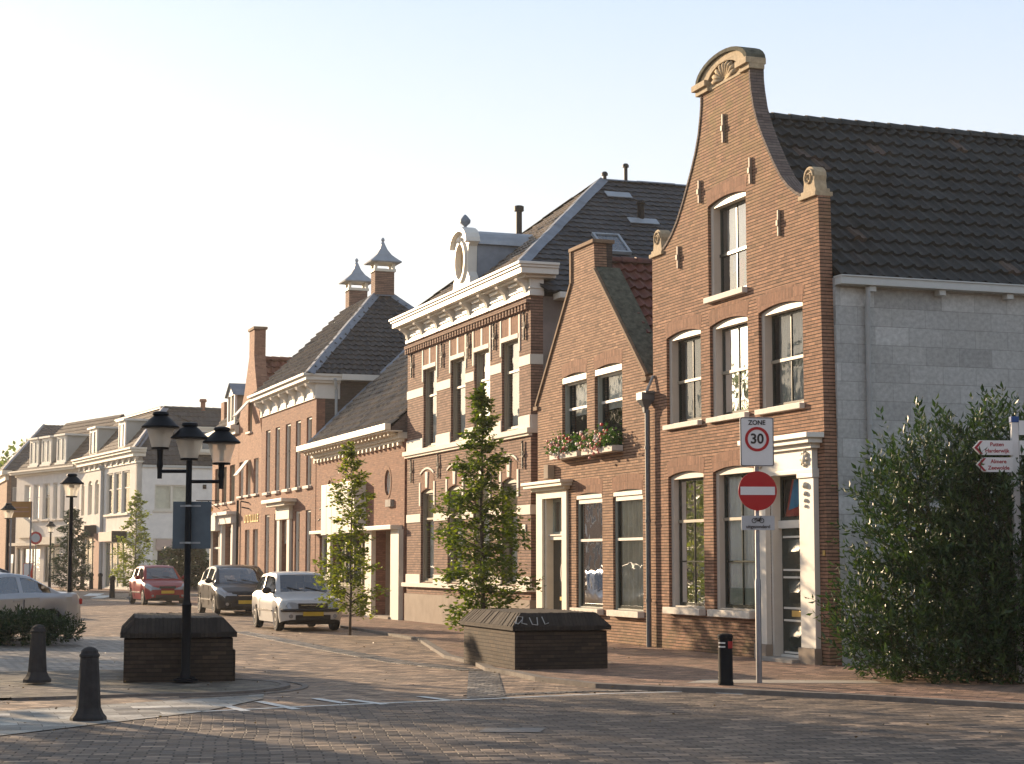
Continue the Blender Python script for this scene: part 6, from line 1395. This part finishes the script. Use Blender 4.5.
pe = wp(4, 574, 56); car('dark_saloon', 'dark car of which only the roof shows above the silver coupe, at the left edge', (pe.x - 1.7, 57, 0), (-.75, -.66), spC, M['paint_navy'])
pe = Vector((-9.5, 64.6, 0)); car('parked_hatchback', 'dark car parked farthest along the row, mostly hidden behind the black hatchback', pe, HD, spB, M['paint_navy'])

# ================================================================== trees, hedge and laurel
leaf_mat('leaf_young', (.05, .085, .010), (.095, .14, .018), (.18, .21, .03), trans=.42)
leaf_mat('leaf_light', (.10, .135, .02), (.16, .19, .03), (.24, .26, .05), trans=.45)
leaf_mat('leaf_hedge', (.015, .035, .010), (.025, .055, .014), (.045, .08, .02), trans=.15)
leaf_mat('leaf_laurel', (.014, .036, .010), (.030, .066, .016), (.075, .12, .03), rough=.42, trans=.2)
leaf_mat('leaf_shade', (.03, .06, .015), (.05, .09, .02), (.07, .11, .03), trans=.25)
plain('bark_young', (.10, .08, .06), .9, var=.3, scale=12); plain('twig', (.07, .06, .035), .9, var=.2)
def leaf_cloud(name, C_, D_, size, mat, parent, rng, asp=.6, fold=.12):
    """C_ leaf bases, D_ directions; every leaf a folded four-point blade"""
    n = len(C_); C_ = np.asarray(C_, float); D_ = np.asarray(D_, float); D_ /= np.linalg.norm(D_, axis=1)[:, None] + 1e-9
    w = np.cross(D_, rng.normal(0, 1, (n, 3)) * .55 + np.array([0, 0, 1.])); w /= np.linalg.norm(w, axis=1)[:, None] + 1e-9
    nn = np.cross(D_, w); s = (size * rng.uniform(.65, 1.3, n))[:, None]
    a = C_; m1 = C_ + D_ * s * .48; t = C_ + D_ * s + nn * s * -.06
    l = m1 + w * s * asp * .5 + nn * s * fold; r = m1 - w * s * asp * .5 + nn * s * fold; mid = m1
    V = np.stack([a, l, t, mid, r], 1).reshape(-1, 3); i = np.arange(n)[:, None] * 5
    F = np.concatenate([i + np.array([0, 3, 2, 1]), i + np.array([0, 4, 2, 3])], 0)
    me = bpy.data.meshes.new(name); me.from_pydata(V.tolist(), [], F.tolist()); me.materials.append(mat)
    o = bpy.data.objects.new(name, me); COL.objects.link(o); o.parent = parent; return o
def young_tree(px, py, Y, H_, env, n_br, leaves_per, size, mat, seed, label, lean=0, z0=.5, trunk_r=.04, asp=.62):
    rng = np.random.default_rng(seed); P_ = wp(px, py, Y)
    E = empty('young_tree', (P_.x, Y, .04), 0, label=label, cat='tree', group='young street trees')
    q = MB(); tp = [(0, 0, 0)]
    for k in range(1, 9): tp.append((lean * k / 8 + rng.normal(0, .015), rng.normal(0, .02), H_ * .97 * k / 8))
    q.tube(tp, [trunk_r * (1 - .85 * k / 8) for k in range(9)], 7); q.build('trunk', M['bark_young'], E, smooth=True)
    br = MB(); Cs = []; Ds = []
    for b in range(n_br):
        f = ((b + rng.uniform(0, 1)) / n_br); z = z0 + (H_ - z0) * f * .97; rad = interp(env, z) * rng.uniform(.3, 1.2); a = b * 2.399 + rng.normal(0, .35)
        base = Vector((lean * z / H_, 0, z - rad * rng.uniform(.12, .4))); 
        if base.z < .12: base.z = .12
        tip = Vector((lean * z / H_ + rad * math.cos(a), rad * math.sin(a), z + rng.normal(0, .05) + rad * .05)); mid = base.lerp(tip, .55) + Vector((0, 0, rad * .10))
        br.tube([base, mid, tip], [.012, .008, .003], 4, cap=False)
        m_ = int(leaves_per * (.35 + rad / .7))
        for k in range(m_):
            t = rng.uniform(.22, 1.05) ** .8; p = base.lerp(mid, t * 2) if t < .5 else mid.lerp(tip, (t - .5) * 2)
            sp_ = .03 + .11 * min(1, rad) * (1 - abs(t - .6)); p = np.array(p) + rng.normal(0, 1, 3) * np.array([sp_ * 1.2, sp_ * 1.2, sp_ * .85])
            d = np.array([math.cos(a), math.sin(a), -.1]) + rng.normal(0, .6, 3) * np.array([1, 1, .5]); Cs.append(p); Ds.append(d)
    for k in range(int(leaves_per * 1.2)):
        z = H_ * rng.uniform(.88, 1.0); Cs.append([lean + rng.normal(0, .03), rng.normal(0, .03), z]); Ds.append([rng.normal(0, 1), rng.normal(0, 1), .6])
    br.build('branches', M['twig'], E); leaf_cloud('crown', Cs, Ds, size, mat, E, rng, asp); return E
young_tree(482, 640, 36, 5.1, [(0, .5), (.6, .78), (1.5, .90), (2.2, .80), (3.0, .62), (3.8, .42), (4.6, .24), (5.1, .05)], 105, 88, .10, M['leaf_young'], 3, 'dense conical young tree behind the sunlit brick block, in front of the stately house', z0=.25, trunk_r=.05)
young_tree(350, 637, 40.9, 4.25, [(0, .2), (.6, .62), (1.2, .68), (1.9, .55), (2.4, .34), (2.9, .55), (3.2, .35), (3.7, .26), (4.25, .05)], 60, 78, .10, M['leaf_light'], 11, 'thin light-green young tree right of the silver-white hatchback', z0=.5, trunk_r=.032)
young_tree(135, 596, 86, 4.9, [(0, .5), (1, .95), (2, .9), (3, .65), (4, .4), (4.9, .1)], 80, 34, .15, M['leaf_light'], 17, 'bright yellow-green conical tree behind the red car', z0=.4)
young_tree(72, 596, 86, 4.1, [(0, .5), (1, .9), (2, .85), (3, .6), (4.1, .2)], 90, 40, .15, M['leaf_hedge'], 23, 'dark shaded young tree behind the largest single lamp', z0=.4)  # dark hedge leaves put this tree's shade into its leaf colour
young_tree(186, 596, 90, 2.6, [(0, .8), (1, 1.6), (2, 1.2), (2.6, .4)], 80, 50, .18, M['leaf_hedge'], 29, 'low dark bushy tree behind the three-armed lamp, right of the red car', z0=.5)
# laurel
def shrub(name, label, cat, loc, ells, n_sh, n_lf, size, mat, seed, asp=.36, stems=((0, 0),), up=.6, sh_len=.34, zmin=.05):
    rng = np.random.default_rng(seed); E = empty(name, loc, 0, label=label, cat=cat); vol = np.array([e[3] * e[4] + e[4] * e[5] + e[3] * e[5] for e in ells]); pr = vol / vol.sum(); Cs = []; Ds = []; st = MB()
    for i in range(n_sh):
        e = ells[rng.choice(len(ells), p=pr)]; d = rng.normal(0, 1, 3); d[2] = d[2] * .8 + .15; d /= np.linalg.norm(d); k = rng.uniform(.72, 1.08) if rng.random() < .8 else rng.uniform(.3, .8)
        p = np.array(e[:3]) + d * np.array(e[3:6]) * k
        if p[2] < zmin: p[2] = zmin + rng.uniform(0, .3)
        dr = d * .8 + np.array([0, 0, up]) + rng.normal(0, .35, 3); dr /= np.linalg.norm(dr); L_ = sh_len * rng.uniform(.6, 1.4); tip = p + dr * L_
        if i % 3 == 0: st.tube([tuple(p - dr * L_ * .4), tuple(tip)], [.008, .003], 3, cap=False)
        for j in range(n_lf):
            t = (j + 1) / n_lf; a = j * 2.4; s_ = np.cross(dr, [0, 0, 1.]); s_ /= np.linalg.norm(s_) + 1e-9; u_ = np.cross(s_, dr)
            Cs.append(p + dr * L_ * t); Ds.append(dr * (.45 + .5 * t) + (s_ * math.cos(a) + u_ * math.sin(a)) * .8 + rng.normal(0, .12, 3))
    for (x, y) in stems: st.tube([(x, y, 0), (x + rng.normal(0, .1), y, .7), (x + rng.normal(0, .25), y + rng.normal(0, .2), 1.5)], [.05, .035, .015], 6)
    st.build('branches', M['twig'], E); leaf_cloud('foliage', Cs, Ds, size, mat, E, rng, asp, .1); return E
shrub('laurel_bush', 'big dark green laurel bush with glossy leaves, against the grey side wall', 'bush', (6.4, 25.4, 0),
      [(-.72, -.1, .75, 1.05, .85, .95), (-.75, .1, 2.0, .72, .8, 1.2), (-.35, .2, 2.4, .7, .7, 1.1), (.5, .35, 2.5, .55, .6, 1.15), (.5, 0, 1.5, 1.2, 1.0, 1.9), (1.9, .1, 1.4, 1.3, 1.0, 2.1), (-.2, -.1, .8, 1.2, .95, 1.0), (2.9, 0, 1.8, 1.2, .9, 2.0), (.5, -.72, 1.15, .75, .42, 1.25), (1.1, -.6, 1.5, .6, .42, 1.35), (-.2, -.35, .35, 1.5, .7, .45), (.9, -.5, .4, 1.2, .6, .5)], 4300, 13, .115, M['leaf_laurel'], 5, stems=((-.5, .5), (.3, .6), (1.4, .5)), sh_len=.46, up=.6)
shrub('low_hedge', 'low dark green hedge in front of the silver coupe at the left', 'hedge', (-11.2, 36.9, 0),
      [(x, 0, .28, .75, .62, .30) for x in (-2.6, -1.8, -1.0, -.2, .6, 1.3, 1.75)], 1500, 9, .095, M['leaf_hedge'], 9, asp=.4, stems=(), up=.5, sh_len=.15)
# trees beyond the left edge whose shade falls on the near road, and the ones behind the far roofs
def big_tree(name, x, y, H_, rad, seed, label, n=3200, size=.34, mat=None, z1=2.2, trunk=.22, group=None):
    rng = np.random.default_rng(seed); E = empty(name, (x, y, 0), 0, label=label, cat='tree', group=group); q = MB(); q.tube([(0, 0, 0), (.05, 0, z1), (.1, .1, H_ * .7)], [trunk, trunk * .8, trunk * .3], 8)
    Cs = []; Ds = []; nc = 34
    for k in range(nc):
        d = rng.normal(0, 1, 3); d /= np.linalg.norm(d); rr = rng.uniform(.25, .95); c = np.array([d[0] * rad * rr, d[1] * rad * rr, (H_ + z1) / 2 + d[2] * (H_ - z1) / 2 * rr])
        q.tube([(.05, 0, z1 + (c[2] - z1) * .3), tuple(c * np.array([.5, .5, .9])), tuple(c)], [trunk * .35, trunk * .2, .02], 5, cap=False); cr = rad * rng.uniform(.28, .45)
        for j in range(n // nc):
            dd = rng.normal(0, 1, 3); dd /= np.linalg.norm(dd); p = c + dd * cr * rng.uniform(.5, 1.05) * np.array([1, 1, .75]); Cs.append(p); Ds.append(dd + rng.normal(0, .5, 3))
    q.build('trunk', M['bark_young'], E, smooth=True); leaf_cloud('crown', Cs, Ds, size, mat or M['leaf_shade'], E, rng, .7); return E
W_ = Vector((.75, .66, 0)); DS_ = Vector((-.66, .75, 0))
for k, (qq, rr, hh, rad) in enumerate(((-1.5, 29, 10, 3.6), (3.8, 33, 11, 3.4), (8.6, 33.5, 10.5, 2.9), (13.4, 40, 11.5, 2.9))):
    p = W_ * qq + DS_ * rr; big_tree('shade_tree', p.x, p.y, hh, rad, 40 + k, 'tall leafy tree beyond the left edge of the picture that shades the near road', 4200 if k < 2 else 2300, .42, z1=1.6, group='shade trees beyond the left edge')
for k, (px, py, Y, hh) in enumerate(((8, 440, 150, 11.6), (18, 436, 155, 12.2), (55, 428, 160, 12.7))):
    P_ = wp(px, py, Y); big_tree('distant_tree', P_.x, Y, P_.z, 2.8, 60 + k, ('distant tree crown behind the dark roof at the far left', 'distant tree crown just right of the leftmost one behind the dark roof', 'distant tree top peeping over the dormered house roof')[k], 1600, .5, mat=M['leaf_young'], group='distant trees behind the roofs')

# the other side of the street, left of the picture: what the right-hand windows mirror
ow = ('brick_red', 'white_stucco', 'brick_brown', 'brick_salmon')
ol = ('red brick house far left of the picture across the square', 'white stucco house far left of the picture across the square', 'brown brick house far left of the picture across the square', 'salmon brick house far left of the picture across the square')
for k in range(4):
    p = Vector((-46 - 4.5 * k, 112 - 13 * k, 0)); rz = R(52)
    Hh = empty('house', p, rz, label=ol[k], cat='house', group='houses across the square'); hh = 7 + (k % 2)
    hl = [opening(1 + 2.2 * j, 2.1 + 2.2 * j, 1 + 3 * i, 2.8 + 3 * i) for j in range(5) for i in range(2)]
    q = MB(); q.prism([(0, 0), (12, 0), (12, hh), (0, hh)], 0, .3, hl); q.box(0, .3, .3, 8, 0, hh); q.box(11.7, 12, .3, 8, 0, hh); q.box(.3, 11.7, 7.7, 8, 0, hh); q.build('wall', M[ow[k]], Hh)
    for j in range(5):
        for i in range(2):
            q = MB(); x, z = 1 + 2.2 * j, 1 + 3 * i; q.prism([(x, z), (x + 1.1, z), (x + 1.1, z + 1.8), (x, z + 1.8)], .08, .16, [[(x + .08, z + .08), (x + 1.02, z + .08), (x + 1.02, z + 1.72), (x + .08, z + 1.72)]]); W = q.build('window', M['white_paint'], Hh); q = MB(); q.box(x, x + 1.1, .18, .2, z, z + 1.8); q.build('pane', M['skylight_pane'], W)
    q = MB(); q.prism([(-.3, hh), (8.3, hh), (4, hh + 3.6)], -.2, 12.2, plane='yz'); q.build('roof', M['coping_moss'], Hh)

for k, (x, y, hh) in enumerate(((-64, 92, 15.5), (-57, 101, 14.5), (-71, 80, 16))):  # unseen trees added so an upper window mirrors dark crowns
    big_tree('mirrored_tree', x, y, hh, 5.5, 80 + k, 'tall tree behind the houses across the square, far left of the picture', 1500, .9, z1=4, trunk=.4, group='trees added across the square')
# unseen houses added behind the viewer; they cut low skylight on front faces
for k in range(5):
    p = Vector((-30 + 13 * k, -11, 0)); Hh = empty('house', p, 0, label='unseen brick house added behind the viewer to block low skylight', cat='house', group='houses behind the viewer')
    q = MB(); q.box(0, 12.9, -8, 0, 0, 8.5); q.build('wall', M['brick_brown' if k % 2 else 'brick_red'], Hh); q = MB(); q.prism([(.3, 8.5), (-8.3, 8.5), (-4, 13)], -.0, 12.9, plane='yz'); q.build('roof', M['coping_moss'], Hh)
    q = MB()
    for j in range(4):
        for i in range(2): q.box(1.2 + 2.9 * j, 2.6 + 2.9 * j, .005, .05, 1 + 3.6 * i, 3.2 + 3.6 * i)
    split_build(q, 'window', M['skylight_pane'], Hh)

rng = np.random.default_rng(77)   # dry leaves and grit lying about on the paving
n_ = 1500; xs_ = rng.uniform(-8, 9, n_); ys_ = rng.uniform(16.5, 44, n_); C3 = np.stack([xs_, ys_, np.full(n_, .066)], 1); D3 = np.stack([rng.normal(0, 1, n_), rng.normal(0, 1, n_), rng.normal(0, .12, n_)], 1)
leaf_mat('dry_leaf', (.10, .06, .03), (.16, .10, .04), (.22, .16, .08), trans=.1)
lt_ = leaf_cloud('leaf_litter', C3[:1000], D3[:1000], .035, M['dry_leaf'], None, rng, .6, .05); tag(lt_, 'dry leaf litter scattered over the brick paving', 'leaf litter', kind='stuff')

# ================================================================== sky and sun
SUN_D = Vector((-.66, .75, 0)).normalized(); EL = R(13)
world = bpy.data.worlds.new('World'); scene.world = world; world.use_nodes = True
nt = world.node_tree; nt.nodes.clear(); out = nt.nodes.new('ShaderNodeOutputWorld'); bg = nt.nodes.new('ShaderNodeBackground'); sky = nt.nodes.new('ShaderNodeTexSky')
sky.sky_type = 'NISHITA'; sky.sun_disc = False; sky.sun_elevation = EL; sky.sun_rotation = math.atan2(SUN_D.x, SUN_D.y); sky.altitude = 0; sky.air_density = 1.0; sky.dust_density = 1.6; sky.ozone_density = 1.6
bg.inputs[1].default_value = .078
# thin summer haze whitens the sky towards the horizon
tc = nt.nodes.new('ShaderNodeTexCoord'); sp_ = nt.nodes.new('ShaderNodeSeparateXYZ'); nt.links.new(tc.outputs['Generated'], sp_.inputs[0])
hz_ = ramp(nt, sp_.outputs[2], [(.0, (9.0, 8.7, 8.0)), (.14, (7.8, 7.8, 7.7)), (.30, (5.3, 6.3, 7.9)), (1., (2.0, 2.4, 3.1))])
mixs = mixc(nt, .7, sky.outputs[0], hz_); nt.links.new(mixs, bg.inputs[0]); nt.links.new(bg.outputs[0], out.inputs[0])
sl_ = bpy.data.lights.new('sun', 'SUN'); sl_.energy = 4.6; sl_.angle = R(.53); sl_.color = (1.0, .74, .48)
so = bpy.data.objects.new('sun', sl_); COL.objects.link(so); dirv = Vector((SUN_D.x * math.cos(EL), SUN_D.y * math.cos(EL), math.sin(EL)))
so.rotation_euler = (-dirv).to_track_quat('-Z', 'Y').to_euler(); so.location = (-30, 40, 30)
vs = scene.view_settings; vs.view_transform = 'Standard'; vs.look = 'None'; vs.exposure = 1.0; vs.gamma = 1; vs.use_curve_mapping = False
scene.render.engine = 'CYCLES'; scene.render.resolution_x = 1024; scene.render.resolution_y = 764

# warm summer-evening haze over the square
hz = bpy.data.materials.new('haze_air'); hz.use_nodes = True; nt = hz.node_tree; nt.nodes.clear(); o_ = nt.nodes.new('ShaderNodeOutputMaterial'); pv = nt.nodes.new('ShaderNodeVolumePrincipled')
pv.inputs['Color'].default_value = (.98, .95, .90, 1); pv.inputs['Density'].default_value = .0005; pv.inputs['Anisotropy'].default_value = .35; nt.links.new(pv.outputs[0], o_.inputs['Volume'])
q = MB(); q.box(-150, 120, -30, 330, -1.2, 32); hb = q.build('haze', hz); tag(hb, 'thin warm haze filling the air over the street', 'haze', kind='stuff')
